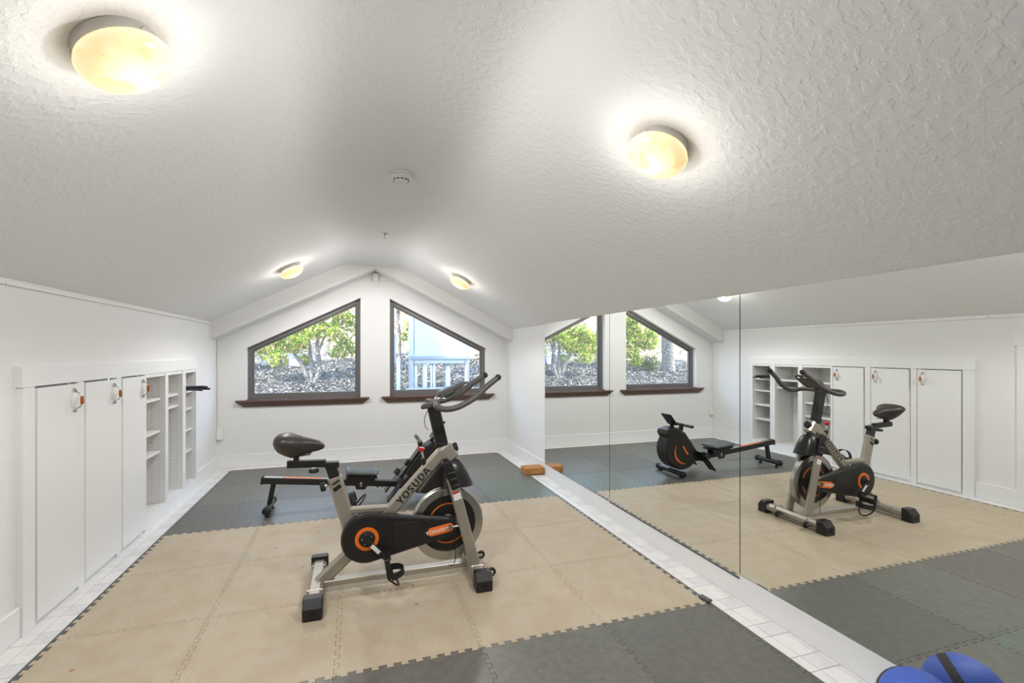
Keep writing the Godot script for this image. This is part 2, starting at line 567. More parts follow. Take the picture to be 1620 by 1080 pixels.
func build_windows() -> void:
	for k in 2:
		var side: int = [-1, 1][k]
		var root := Node3D.new()
		root.name = "window_%d" % (k + 1)
		add_child(root)
		structure(root, ["slanted window looking out on the mulch and the leafy tree", "slanted window looking out on the electrical rack"][k], "window")
		var outer := win_poly(side)
		var inner: PackedVector2Array = Geometry2D.offset_polygon(outer, -0.046, Geometry2D.JOIN_MITER)[0]
		var sash: PackedVector2Array = Geometry2D.offset_polygon(outer, -0.062, Geometry2D.JOIN_MITER)[0]
		var st := S()
		ring_prism(st, outer, inner, -BACK - 0.14, -BACK - 0.075)
		part("window_frame", st, M.bronze, root)
		var s2 := S()
		ring_prism(s2, inner, sash, -BACK - 0.13, -BACK - 0.095)
		part("sash", s2, M.bronze, root)
		var pn := S()
		prism(pn, at(Vector3.ZERO), sash, -BACK - 0.116, -BACK - 0.110)
		part("pane", pn, M.glass, root)
		var x0 := 0.246 + side * 0.807 - 0.733
		var x1 := x0 + 1.466
		var lv := [[0.762, 0.0, 0.058], [0.746, 0.0, 0.058], [0.738, 0.016, 0.046], [0.726, 0.026, 0.040], [0.716, 0.036, 0.036], [0.694, 0.066, 0.020], [0.684, 0.072, 0.018]]
		var sl := S()
		flat(sl)
		for i in lv.size() - 1:
			var a: Array = lv[i]
			var b: Array = lv[i + 1]
			var A := [W(x0 + a[1], a[0], BACK), W(x0 + a[1], a[0], BACK - a[2]), W(x1 - a[1], a[0], BACK - a[2]), W(x1 - a[1], a[0], BACK)]
			var B := [W(x0 + b[1], b[0], BACK), W(x0 + b[1], b[0], BACK - b[2]), W(x1 - b[1], b[0], BACK - b[2]), W(x1 - b[1], b[0], BACK)]
			quad(sl, A[0], A[1], B[1], B[0], Vector3.LEFT)
			quad(sl, A[1], A[2], B[2], B[1], Vector3.BACK)
			quad(sl, A[2], A[3], B[3], B[2], Vector3.RIGHT)
			if i == 0:
				quad(sl, A[0], A[1], A[2], A[3], Vector3.UP)
			if i == lv.size() - 2:
				quad(sl, B[0], B[1], B[2], B[3], Vector3.DOWN)
		span(sl, W(minf(outer[0].x, outer[2].x) + 0.002, 0.752, BACK - 0.01), W(maxf(outer[0].x, outer[2].x) - 0.002, 0.769, BACK + 0.075))
		var o := part("sill", sl, M.sill, root)
		o.set_meta("label", "dark wooden window sill")

func ring_prism(st: SurfaceTool, a: PackedVector2Array, b: PackedVector2Array, z0: float, z1: float) -> void:   # frame between two matching polygons
	flat(st)
	var n := a.size()
	var bb := PackedVector2Array()
	for p in a:
		var best := b[0]
		for q in b:
			if q.distance_to(p) < best.distance_to(p):
				best = q
		bb.append(best)
	var c := Vector2.ZERO
	for p in a:
		c += p / n
	for i in n:
		var j := (i + 1) % n
		var out := (a[i] + a[j]) * 0.5 - c
		var v := func(p: Vector2, z: float) -> Vector3: return Vector3(p.x, p.y, z)
		quad(st, v.call(a[i], z1), v.call(a[j], z1), v.call(bb[j], z1), v.call(bb[i], z1), Vector3.BACK)
		quad(st, v.call(a[i], z0), v.call(a[j], z0), v.call(bb[j], z0), v.call(bb[i], z0), Vector3.FORWARD)
		quad(st, v.call(bb[i], z0), v.call(bb[j], z0), v.call(bb[j], z1), v.call(bb[i], z1), -Vector3(out.x, out.y, 0))
		quad(st, v.call(a[i], z0), v.call(a[j], z0), v.call(a[j], z1), v.call(a[i], z1), Vector3(out.x, out.y, 0))

# ---------------------------------------------------------------- floor tiles and foam mats
const PITCH := 0.61
const COL0 := -1.2924
const ROW0 := 3.7513

func build_floor_and_mats() -> void:
	var fl := S()
	span(fl, W(LEFT - 0.2, -0.1, FRONT - 0.16), W(RIGHT + 0.2, -0.003, BACK + 0.16))
	var floor_node := part("floor", fl, M.grout)
	structure(floor_node, "white marble tile floor with small grey inset squares", "floor")
	# tiles of two widths, only where the mats leave the floor bare
	var small := 0.09
	var big := 0.142
	var rep := small + big
	var x_edges := []
	for k in range(-2, 17):
		x_edges.append([-1.402 + k * rep, -1.402 + k * rep + small, true])
		x_edges.append([-1.402 + k * rep + small, -1.402 + (k + 1) * rep, false])
	var z_edges := []
	for k in range(-9, 14):
		z_edges.append([2.782 + k * rep, 2.782 + k * rep + small, true])
		z_edges.append([2.782 + k * rep + small, 2.782 + (k + 1) * rep, false])
	var meshes := {}
	var count := 0
	for xe in x_edges:
		var x0 := maxf(xe[0], LEFT)
		var x1 := minf(xe[1], RIGHT - 0.012)
		if x1 - x0 < 0.01:
			continue
		for ze in z_edges:
			var z0 := maxf(ze[0], 0.80)
			var z1 := minf(ze[1], BACK - 0.01)
			if z1 - z0 < 0.01:
				continue
			var bare: bool = x0 < -1.315 or x1 > 1.780 or z1 > 5.605
			if not bare or (x0 < -1.3 and z1 < 2.3):
				continue
			var size := Vector3(x1 - x0 - 0.003, 0.006, z1 - z0 - 0.003)
			var key := "%.3f/%.3f" % [size.x, size.z]
			if not meshes.has(key):
				var s := S()
				cbox(s, at(Vector3.ZERO), size, 0.0008)
				meshes[key] = done(s)
			var o := put("tile", meshes[key], M.marble_dot if xe[2] and ze[2] else M.marble, floor_node)
			o.position = W((x0 + x1) * 0.5, -0.003, (z0 + z1) * 0.5)
			count += 1
	# mats
	mat_field("foam_mat", "tan interlocking foam mat under the spin bike", 0, 3, M.tan, [0, 1, 2, 3, 1, 3, 2, 0, 3, 0, 1, 3, 2, 0, 3])
	mat_field("foam_mat", "dark grey interlocking foam mat under the rowing machine", -3, 0, M.dark, [3, 1, 0, 3, 3, 0, 1, 0, 1, 0, 1, 0, 0, 1, 2])
	mat_field("foam_mat", "dark grey interlocking foam mat with dents beside the medicine ball", 3, 6, M.dark, [1, 0, 3, 4, 1, 0, 1, 0, 2, 0, 1, 0, 3, 0, 1])

func teeth(a: Vector2, b: Vector2) -> PackedVector2Array:   # dovetailed seam from a to b, end points left straight
	var n := 10
	var d := (b - a) / n
	var nrm := Vector2(-d.y, d.x).normalized()
	var h := 0.0095
	var out := PackedVector2Array([a])
	for i in n:
		var p := a + d * i
		out.append(p + d * 0.02 - nrm * h * (0.0 if i == 0 else 1.0))
		if i > 0:
			pass
		out.append(p + d * 0.30 - nrm * h * (0.0 if i == 0 else 1.0))
		out.append(p + d * 0.22 + nrm * h)
		out.append(p + d * 0.80 + nrm * h)
		out.append(p + d * 0.72 - nrm * h * (0.0 if i == n - 1 else 1.0))
		if i == n - 1:
			out.append(p + d * 0.98)
	out.append(b)
	# drop near-duplicates
	var clean := PackedVector2Array()
	for p in out:
		if clean.is_empty() or clean[clean.size() - 1].distance_to(p) > 0.0005:
			clean.append(p)
	return clean

func mat_field(called: String, label: String, r0: int, r1: int, mats: Array, pick: Array) -> void:
	var root := thing(called, label, "mat", W(COL0 + 2.5 * PITCH, 0, ROW0 - (r0 + r1) * 0.5 * PITCH), "")
	var org := Vector2(root.position.x, root.position.z)
	var tan_field: bool = mats == M.tan
	var nth := 0
	for r in range(r0, r1):
		for c in 5:
			var zf := -(ROW0 - r * PITCH)         # far edge in world z
			var zn := zf + PITCH                  # near edge
			var xl := COL0 + c * PITCH
			var xr := xl + PITCH
			var rnd := 0.0
			var far_edge := PackedVector2Array([Vector2(xl, zf), Vector2(xr, zf)])
			if r > -3:
				far_edge = teeth(Vector2(xl, zf), Vector2(xr, zf))
			var near_edge := PackedVector2Array([Vector2(xl, zn), Vector2(xr, zn)])
			if r < 5:
				near_edge = teeth(Vector2(xl, zn), Vector2(xr, zn))
			var left_edge := teeth(Vector2(xl, zf), Vector2(xl, zn))
			var right_edge := teeth(Vector2(xr, zf), Vector2(xr, zn))
			var poly := PackedVector2Array()
			for p in far_edge:
				poly.append(p)
			for i in range(1, right_edge.size()):
				poly.append(right_edge[i])
			for i in range(near_edge.size() - 2, -1, -1):
				poly.append(near_edge[i])
			for i in range(left_edge.size() - 2, 0, -1):
				poly.append(left_edge[i])
			var m: Material = mats[pick[nth % pick.size()]]
			put("tile", mat_tile(poly, org, Vector2(xl, zf), (r + c) % 2 == 1), m, root)
			nth += 1
		# edging strips on both sides
		for e in 2:
			var zf := -(ROW0 - r * PITCH) + 0.001
			var zn := zf + PITCH - 0.002
			var xi := COL0 + (0.0 if e == 0 else 5 * PITCH)
			var xo := xi + (-0.02 if e == 0 else 0.02) * (1.0 if tan_field else 1.0)
			var seam := teeth(Vector2(xi, zf), Vector2(xi, zn))
			var poly := PackedVector2Array(seam)
			if r == -3 and e == 1:
				poly.append(Vector2(xo, zn))
				for k in 5:
					var a := k * PI / 8
					poly.append(Vector2(xo - 0.018 + 0.018 * cos(a), zf + 0.018 - 0.018 * sin(a)))
			else:
				poly.append(Vector2(xo, zn))
				poly.append(Vector2(xo, zf))
			put("edging", mat_tile(poly, org, Vector2(xi, zf), false), M.border if tan_field else mats[1], root)
		if r == -3:
			for c in 5:
				var st := S()
				span(st, Vector3(COL0 + c * PITCH + 0.001 - org.x, 0, -(ROW0 + 3 * PITCH) - 0.018 - org.y), Vector3(COL0 + (c + 1) * PITCH - 0.001 - org.x, 0.0118, -(ROW0 + 3 * PITCH) - 0.0005 - org.y), 0.002)
				part("edging", st, mats[1], root)
	if tan_field:   # the last edging strip by the mirror has popped up
		var st := S()
		bar(st, Vector3(COL0 + 5 * PITCH + 0.004 - org.x, 0.019, -(ROW0 - 3 * PITCH) - 0.055 - org.y), Vector3(COL0 + 5 * PITCH + 0.010 - org.x, 0.023, -(ROW0 - 3 * PITCH) + 0.012 - org.y), 0.03, 0.012, 0.002, Vector3(1, 0, 0))
		part("edging", st, M.border, root)

func mat_tile(poly: PackedVector2Array, org: Vector2, corner: Vector2, turned: bool) -> ArrayMesh:
	if Geometry2D.is_polygon_clockwise(poly):
		poly.reverse()
	var shrunk := Geometry2D.offset_polygon(poly, -0.0009, Geometry2D.JOIN_MITER)
	if shrunk.size() > 0:
		poly = shrunk[0]
	if Geometry2D.is_polygon_clockwise(poly):
		poly.reverse()
	var st := S()
	flat(st)
	var idx := Geometry2D.triangulate_polygon(poly)
	var top := 0.012
	for i in range(0, idx.size(), 3):
		var q := [poly[idx[i]], poly[idx[i + 1]], poly[idx[i + 2]]]
		var a := Vector3(q[0].x, 0, q[0].y)
		var b := Vector3(q[1].x, 0, q[1].y)
		var c := Vector3(q[2].x, 0, q[2].y)
		if (c - a).cross(b - a).y < 0:
			q = [q[0], q[2], q[1]]
		for p in q:
			var uv: Vector2 = (p - corner) / PITCH
			st.set_uv(Vector2(1.0 - uv.x, uv.y) if turned else uv)
			st.add_vertex(Vector3(p.x - org.x, top, p.y - org.y))
	for i in poly.size():
		var p0 := poly[i]
		var p1 := poly[(i + 1) % poly.size()]
		var o := Vector3((p1 - p0).y, 0, -(p1 - p0).x)
		st.set_uv((p0 - corner) / PITCH)
		quad(st, Vector3(p0.x - org.x, 0, p0.y - org.y), Vector3(p1.x - org.x, 0, p1.y - org.y), Vector3(p1.x - org.x, top, p1.y - org.y), Vector3(p0.x - org.x, top, p0.y - org.y), o)
	st.generate_normals()
	st.generate_tangents()
	return st.commit()

# ---------------------------------------------------------------- built-in wall unit
func build_wall_unit() -> void:
	var face := -1.4653
	var root := thing("built_in_wall_unit", "white built-in wall unit with three doors and three open shelf bays", "cabinet", W(LEFT, 0, 3.84))
	var o := root.position
	var box := func(called: String, x0: float, x1: float, y0: float, y1: float, z0: float, z1: float, m: Material, bev := 0.0015, parent: Node3D = root) -> MeshInstance3D:
		var st := S()
		span(st, W(x0, y0, z0) - o, W(x1, y1, z1) - o, bev)
		return part(called, st, m, parent)
	box.call("header", LEFT - 0.02, face, 1.153, 1.246, 2.715, 5.06, M.trim)
	box.call("header_block", LEFT - 0.02, face + 0.003, 1.152, 1.250, 2.622, 2.714, M.trim)
	for z in [[2.629, 2.712], [3.068, 3.120], [3.490, 3.548], [3.896, 3.922], [4.272, 4.331], [4.658, 4.732], [5.012, 5.055]]:
		box.call("stile", LEFT - 0.02, face, 0.0, 1.1525, z[0], z[1], M.trim)
	for z in [[2.712, 3.068], [3.120, 3.490], [3.548, 3.896]]:
		box.call("rail", LEFT - 0.02, face - 0.012, 0.0, 0.03, z[0] + 0.0005, z[1] - 0.0005, M.trim)
		box.call("backing", LEFT - 0.03, LEFT - 0.022, 0.03, 1.152, z[0], z[1], M.trim)
	for z in [[3.922, 4.272], [4.331, 4.658], [4.732, 5.012]]:
		box.call("rail", LEFT - 0.02, face, 0.0, 0.098, z[0] + 0.0005, z[1] - 0.0005, M.trim)
		box.call("rail", LEFT - 0.02, face - 0.006, 1.125, 1.1525, z[0] + 0.0005, z[1] - 0.0005, M.trim)
	# doors
	for z in [[2.722, 3.060], [3.134, 3.482], [3.560, 3.888]]:
		var door: MeshInstance3D = box.call("door", face - 0.014, face + 0.004, 0.022, 1.1425, z[0], z[1], M.trim, 0.0015)
		make_handle(door, W(face + 0.004, 1.055, z[1] - 0.045) - o)
	# bay carcase
	var deep := LEFT - 0.30
	var z_side := [[3.912, 3.921], [4.273, 4.330], [4.659, 4.731], [5.013, 5.03]]
	for z in z_side:
		box.call("side_panel", deep, LEFT - 0.0205, 0.0, 1.152, z[0], z[1], M.shelf)
	box.call("back_panel", deep - 0.01, deep - 0.0005, 0.0, 1.152, 3.912, 5.03, M.shelf)
	var bays := [[3.922, 4.272, [0.929, 0.671, 0.505]], [4.331, 4.658, [0.933, 0.832]], [4.732, 5.012, [0.933, 0.770, 0.571, 0.373]]]
	for b in bays:
		box.call("bay_floor", deep, LEFT - 0.0205, 0.08, 0.098, b[0], b[1], M.shelf)
		box.call("bay_top", deep, LEFT - 0.0205, 1.13, 1.15, b[0], b[1], M.shelf)
		for y in b[2]:
			box.call("shelf", deep, LEFT - 0.012, y, y + 0.020, b[0] + 0.001, b[1] - 0.001, M.shelf)
		# rows of pin holes in the side that shows
		var st := S()
		for x in [LEFT - 0.07, LEFT - 0.25]:
			for k in 28:
				var y: float = 0.17 + k * 0.032
				lathe(st, Transform3D(Basis(Vector3.RIGHT, PI / 2), W(x, y, b[1] - 0.0012) - o), [Vector2(0.0035, 0.0), Vector2(0.0035, 0.0009), Vector2(0.0, 0.0009)], 6)
		var ph := part("pin_holes", st, M.bronze, root)
		ph.set_meta("kind", "stuff")

func make_handle(door: Node3D, p: Vector3) -> void:
	var h := Node3D.new()
	h.name = "handle"
	door.add_child(h, true)
	h.position = p
	h.set_meta("label", "chrome bail pull with a white porcelain plate and amber grip")
	# one mesh per finish would be a fourth level: keep the pull as three surfaces of one mesh
	var am := ArrayMesh.new()
	var st := S()
	for s in [-1, 1]:
		tube(st, smooth_path([Vector3(0.004, s * 0.066, 0), Vector3(0.008, s * 0.056, 0), Vector3(0.008, s * 0.046, 0)]), [0.002, 0.003, 0.004, 0.005, 0.0065, 0.007, 0.0075, 0.008, 0.0075, 0.0065, 0.006, 0.0055, 0.005], 8)
		tube(st, smooth_path([Vector3(0.006, s * 0.046, 0), Vector3(0.022, s * 0.040, 0), Vector3(0.034, s * 0.026, 0), Vector3(0.036, s * 0.018, 0)]), 0.0028, 8)
	st.generate_normals()
	st.commit(am)
	var s2 := S()
	lathe(s2, Transform3D(Basis(Vector3.FORWARD, PI / 2), Vector3(0, 0, 0)).scaled_local(Vector3(1.0, 1.0, 0.5)), [Vector2(0.041, 0.0), Vector2(0.041, 0.005), Vector2(0.034, 0.010), Vector2(0.0, 0.012)], 24)
	s2.generate_normals()
	s2.commit(am)
	var s3 := S()
	lathe(s3, Transform3D(Basis.IDENTITY, Vector3(0.037, 0, 0)), [Vector2(0.0, -0.022), Vector2(0.006, -0.022), Vector2(0.0085, -0.012), Vector2(0.0085, 0.012), Vector2(0.006, 0.022), Vector2(0.0, 0.022)], 12)
	s3.generate_normals()
	s3.commit(am)
	var mi := MeshInstance3D.new()
	mi.name = "pull"
	mi.mesh = am
	am.surface_set_material(0, M.steel)
	am.surface_set_material(1, M.porcelain)
	am.surface_set_material(2, M.amber)
	door.remove_child(h)
	h.free()
	mi.name = "handle"
	mi.position = p
	mi.set_meta("label", "chrome bail pull with a white porcelain plate and amber grip")
	door.add_child(mi, true)

# ---------------------------------------------------------------- mirrors
func build_mirrors() -> void:
	var rows := [[3.181, 4.463, 0.118, "frameless wall mirror panel reaching to the bare wall by the windows"], [1.903, 3.176, 0.112, "frameless wall mirror panel between two other mirror panels"], [0.625, 1.898, 0.140, "frameless wall mirror panel standing behind the medicine ball"]]
	for r in rows:
		var root := thing("wall_mirror", r[3], "mirror", W(MIRROR, r[2], (r[0] + r[1]) * 0.5), "mirror panels along the knee wall")
		var hw: float = (r[1] - r[0]) * 0.5
		var top: float = 1.6220 - r[2]
		var st := S()
		span(st, Vector3(0.006, 0, -hw), Vector3(0.0205, top, hw), 0.0)
		part("backing", st, M.mirror_edge, root)
		var s2 := S()
		span(s2, Vector3(0.0, 0, -hw), Vector3(0.006, top, hw), 0.0)
		part("glass", s2, M.mirror, root)

# ---------------------------------------------------------------- ceiling lamps
func build_lamps() -> void:
	var glass := StandardMaterial3D.new()
	glass.albedo_texture = shaped(noise_image(256, 0.012, 61, 4), func(v, _x, _y): return Color(0.96, 0.91, 0.80).lerp(Color(0.86, 0.74, 0.55), smoothstep(0.50, 0.75, v)))
	glass.uv1_triplanar = true
	glass.uv1_scale = Vector3.ONE * 2.5
	glass.roughness = 0.25
	glass.backlight_enabled = true
	glass.backlight = Color(0.10, 0.085, 0.06)
	glass.emission_enabled = true
	glass.emission = Color(1.0, 0.87, 0.66)
	glass.emission_energy_multiplier = 0.46
	var spots := [[-0.587, 1.390, "dome ceiling lamp on the slope above the wall unit's doors"], [-0.586, 4.575, "dome ceiling lamp on the slope above the open shelf bays"], [1.071, 1.392, "dome ceiling lamp on the slope above the medicine ball"], [1.064, 4.565, "dome ceiling lamp on the slope above the cork block"]]
	for s in spots:
		var x: float = s[0]
		var n := Vector3(0.51, -1, 0).normalized() if x < 0 else Vector3(-0.51, -1, 0).normalized()
		var t := Transform3D(Basis(n.cross(Vector3.BACK).normalized(), n, Vector3.BACK), W(x, ceiling_y(x), s[1]))
		if t.basis.determinant() < 0:
			t.basis = Basis(-t.basis.x, t.basis.y, t.basis.z)
		var root := thing("ceiling_lamp", s[2], "lamp", t.origin, "alabaster dome lamps on the ceiling")
		root.transform = t
		var st := S()
		lathe(st, at(Vector3.ZERO), [Vector2(0.0, 0.0), Vector2(0.096, 0.0), Vector2(0.098, 0.004), Vector2(0.096, 0.030), Vector2(0.0, 0.030)], 40)
		part("base", st, M.lamp_metal, root)
		var dome := S()
		var prof := []
		for i in 13:
			var a := PI / 2 * i / 12.0
			prof.append(Vector2(0.110 * cos(a), 0.044 + 0.058 * sin(a)))
		prof.push_front(Vector2(0.105, 0.034))
		prof.push_front(Vector2(0.094, 0.0305))
		lathe(dome, at(Vector3.ZERO), prof, 40)
		part("lamp_shade", dome, glass, root)
		for k in 3:
			var sc := S()
			var a := TAU * k / 3 + 0.4
			tube(sc, PackedVector3Array([Vector3(cos(a) * 0.094, 0.022, sin(a) * 0.094), Vector3(cos(a) * 0.104, 0.022, sin(a) * 0.104)]), 0.003, 8)
			part("screw", sc, M.chrome, root)
		var l := SpotLight3D.new()   # the metal base shades the ceiling behind the dome
		l.name = "bulb_light"
		l.light_color = Color(0.99, 0.982, 0.985)
		l.light_energy = 0.96 if s[1] < 3.0 else 0.72   # weaker bulbs at the window end
		l.light_size = 0.05
		l.spot_range = 30.0
		l.spot_attenuation = 2.0
		l.spot_angle = 88.0
		l.spot_angle_attenuation = 0.28
		l.shadow_enabled = true
		root.add_child(l)
		l.position = Vector3(0, 0.066, 0)
		l.rotation.x = PI / 2
		var glow := OmniLight3D.new()   # what spills sideways through the glass onto the ceiling
		glow.name = "dome_light"
		glow.light_color = Color(1.0, 0.985, 0.96)
		glow.light_energy = 0.08
		glow.light_size = 0.09
		glow.omni_range = 30.0
		glow.omni_attenuation = 2.0
		glow.shadow_enabled = true
		root.add_child(glow)
		glow.position = Vector3(0, 0.072, 0)

# ---------------------------------------------------------------- spin bike
const BX := 0.24
func L(x: float, y: float, w: float) -> Vector3:
	return Vector3(x - BX, y - 0.012, w)

func build_bike() -> void:
	var root := thing("spin_bike", "silver and black spin bike with orange rings on the tan mat", "exercise bike", W(BX, 0.0125, 2.61))
	var st: SurfaceTool
	# floor stabilisers
	for s in [[-0.197, -0.28, 0.235, "rear_stabilizer"], [0.676, -0.28, 0.225, "front_stabilizer"]]:
		st = S()
		bar(st, L(s[0], 0.062, s[1]), L(s[0], 0.062, s[2]), 0.078, 0.058, 0.016, Vector3(1, 0, 0))
		var sb := part(s[3], st, M.silver, root)
		for e in [[s[1], -1.0], [s[2], 1.0]]:
			st = S()
			var z0: float = e[0] - 0.045 * e[1]
			var z1: float = e[0] + 0.03 * e[1]
			var poly := PackedVector2Array([Vector2(minf(z0, z1), 0.0), Vector2(maxf(z0, z1), 0.0), Vector2(maxf(z0, z1), 0.058 if e[1] > 0 else 0.096), Vector2(maxf(z0, z1) - (0.030 if e[1] > 0 else 0.0), 0.096), Vector2(minf(z0, z1) + (0.0 if e[1] > 0 else 0.030), 0.096), Vector2(minf(z0, z1), 0.096 if e[1] > 0 else 0.058)])
			var clean := PackedVector2Array()
			for p in poly:
				if clean.is_empty() or clean[clean.size() - 1].distance_to(p) > 0.001:
					clean.append(p)
			prism(st, Transform3D(Basis(Vector3(0, 0, 1), Vector3.UP, Vector3(-1, 0, 0)), Vector3(s[0] - BX, 0, 0)), clean, -0.047, 0.047, 0.006)
			var cap := part("end_cap", st, M.black, root)
			st = S()
			cbox(st, at(Vector3(s[0] - BX, 0.034, z1 + 0.0004 * e[1])), Vector3(0.030, 0.014, 0.002), 0.0)
			part("slot", st, M.void, cap)
			st = S()
			bar(st, L(s[0], 0.062, z0 - 0.07 * e[1]), L(s[0], 0.062, z0 - 0.078 * e[1]), 0.082, 0.062, 0.017, Vector3(1, 0, 0))
			part("collar", st, M.silver, sb)
	for w in [0.13, -0.10]:
		st = S()
		lathe(st, Transform3D(Basis(Vector3.RIGHT, PI / 2), L(0.753, 0.055, w) + Vector3(0, 0, -0.009)), [Vector2(0.0, 0.0), Vector2(0.020, 0.0), Vector2(0.0245, 0.004), Vector2(0.0245, 0.014), Vector2(0.020, 0.018), Vector2(0.0, 0.018)], 20)
		var wh := part("transport_wheel", st, M.rubber, root)
		st = S()
		bar(st, L(0.705, 0.058, w + 0.013), L(0.760, 0.055, w + 0.013), 0.004, 0.02, 0.002)
		bar(st, L(0.705, 0.058, w - 0.013), L(0.760, 0.055, w - 0.013), 0.004, 0.02, 0.002)
		part("bracket", st, M.steel, wh)
	# frame tubes
	st = S()
	bar(st, L(-0.160, 0.066, 0), L(0.642, 0.068, 0), 0.052, 0.032, 0.004)
	part("base_tube", st, M.silver, root)
	st = S()
	bar(st, L(-0.190, 0.062, 0), L(0.05, 0.275, 0), 0.046, 0.066, 0.010)
	part("rear_leg", st, M.silver, root)
	st = S()
	bar(st, L(-0.108, 0.643, 0), L(-0.02, 0.33, 0), 0.046, 0.076, 0.012)
	var seat_tube := part("seat_tube", st, M.silver, root)
	for k in 2:
		st = S()
		var o := [[-0.115, 0.598, -0.079, 0.621, 0.010], [-0.108, 0.566, -0.073, 0.592, 0.022]][k] as Array
		bar(st, L(o[0], o[1], 0.0236), L(o[2], o[3], 0.0236), 0.001, o[4], 0.0)
		part("stripe", st, M.black, seat_tube)
	st = S()
	bar(st, L(-0.05, 0.445, 0), L(0.20, 0.437, 0), 0.044, 0.036, 0.008)
	part("top_tube", st, M.silver, root)
	st = S()
	bar(st, L(0.492, 0.735, 0), L(0.13, 0.355, 0), 0.046, 0.070, 0.012)
	var down := part("down_tube", st, M.silver, root)
	# lettering along the down tube
	var dir := (L(0.492, 0.735, 0) - L(0.13, 0.355, 0)).normalized()
	var lt := lettering("YOSUDA", 0.040, 0.001)
	var lo := put("lettering", lt, M.black, down)
	lo.transform = Transform3D(Basis(dir, Vector3(0, 0, 1).cross(dir), Vector3(0, 0, 1)), L(0.322, 0.556, 0.0232)).scaled_local(Vector3(1.15, 1.0, 1.0))
	st = S()
	bar(st, L(0.560, 0.690, 0), L(0.497, 0.772, 0), 0.060, 0.078, 0.012)
	bar(st, L(0.492, 0.765, 0), L(0.525, 0.700, 0), 0.056, 0.084, 0.012)
	part("head_tube", st, M.silver, root)
	for s in [-1, 1]:
		st = S()
		bar(st, L(0.530, 0.600, s * 0.068), L(0.672, 0.068, s * 0.075), 0.030, 0.062, 0.008)
		var fork := part("fork_leg", st, M.silver, root)
		if s == 1:
			st = S()
			bar(st, L(0.5555, 0.512, 0.0846), L(0.5665, 0.472, 0.0848), 0.0008, 0.044, 0.0)
			var lab := part("warning_label", st, M.white, fork)
			lab.set_meta("label", "white sticker with a red band")
			st = S()
			bar(st, L(0.5540, 0.518, 0.0853), L(0.5566, 0.509, 0.0853), 0.0008, 0.040, 0.0)
			part("red_band", st, M.red, fork)
	st = S()
	bar(st, L(0.642, 0.072, 0.10), L(0.642, 0.072, -0.10), 0.02, 0.01, 0.002, Vector3(1, 0, 0))
	part("foot_plate", st, M.silver, root)
	# flywheel
	var fc := L(0.522, 0.318, 0)
	var tz := Transform3D(Basis(Vector3.RIGHT, PI / 2), fc)   # lathe axis -> z
	st = S()
	lathe(st, tz, [Vector2(0.160, -0.014), Vector2(0.164, -0.020), Vector2(0.205, -0.020), Vector2(0.212, -0.014), Vector2(0.212, 0.014), Vector2(0.205, 0.020), Vector2(0.164, 0.020), Vector2(0.160, 0.014)], 64)
	var fly := part("flywheel", st, M.steel, root)
	st = S()
	lathe(st, tz, [Vector2(0.0, -0.012), Vector2(0.162, -0.012), Vector2(0.162, 0.012), Vector2(0.0, 0.012)], 48)
	part("disc", st, M.black, fly)
	for s in [-1, 1]:
		for a in [[0.35, 2.75], [-2.15, -0.25]]:
			st = S()
			prism(st, Transform3D(Basis.IDENTITY, fc), ring_poly(Vector2.ZERO, 0.110, 0.117, a[0], a[1], 30), 0.0122 if s > 0 else -0.0132, 0.0132 if s > 0 else -0.0122)
			part("ring", st, M.orange, fly)
	st = S()
	lathe(st, tz, [Vector2(0.0, -0.05), Vector2(0.012, -0.05), Vector2(0.012, -0.034), Vector2(0.055, -0.018), Vector2(0.055, 0.018), Vector2(0.012, 0.034), Vector2(0.012, 0.088), Vector2(0.0, 0.088)], 28)
	part("hub", st, M.steel, fly)
	# chain guard
	st = S()
	var big := Vector2(0.064 - BX, 0.301 - 0.012)
	var lit := Vector2(0.505 - BX, 0.312 - 0.012)
	prism(st, at(Vector3.ZERO), capsule_poly(big, 0.136, lit, 0.058, 30), 0.026, 0.062, 0.008)
	var guard := part("chain_guard", st, M.satin, root)
	st = S()
	prism(st, at(Vector3.ZERO), capsule_poly(big, 0.122, lit, 0.048, 30), 0.060, 0.0645, 0.002)
	part("cover", st, M.black, guard)
	st = S()
	prism(st, at(Vector3(-BX, -0.012, 0)), PackedVector2Array([Vector2(0.205, 0.372), Vector2(0.345, 0.368), Vector2(0.372, 0.345), Vector2(0.360, 0.315), Vector2(0.255, 0.268), Vector2(0.215, 0.262), Vector2(0.200, 0.28)]), 0.0640, 0.0675, 0.0025)
	part("panel", st, M.satin, guard)
	st = S()
	prism(st, at(Vector3(big.x, big.y, 0)), ring_poly(Vector2.ZERO, 0.044, 0.063, 0.0, TAU - 0.0001, 48), 0.0640, 0.0680)
	var oring := part("ring", st, M.orange, guard)
	oring.set_meta("label", "orange ring around the crank")
	st = S()
	lathe(st, Transform3D(Basis(Vector3.RIGHT, PI / 2), Vector3(big.x, big.y, 0.062)), [Vector2(0.043, 0.0), Vector2(0.043, 0.005), Vector2(0.034, 0.010), Vector2(0.016, 0.012), Vector2(0.012, 0.030), Vector2(0.0, 0.030)], 28)
	part("crank_hub", st, M.rubber, guard)
	for k in 5:
		st = S()
		var a := TAU * k / 5 + 0.5
		lathe(st, Transform3D(Basis(Vector3.RIGHT, PI / 2), Vector3(big.x + cos(a) * 0.027, big.y + sin(a) * 0.027, 0.071)), [Vector2(0.0045, 0.0), Vector2(0.0045, 0.004), Vector2(0.0, 0.005)], 8)
		part("bolt", st, M.steel, guard)
	st = S()
	prism(st, at(Vector3(-BX, -0.012, 0)), capsule_poly(Vector2(0.418, 0.297), 0.024, Vector2(0.520, 0.312), 0.024, 14), 0.0640, 0.0675, 0.001)
	var badge := part("badge", st, M.orange, guard)
	badge.set_meta("label", "orange badge with white lettering")
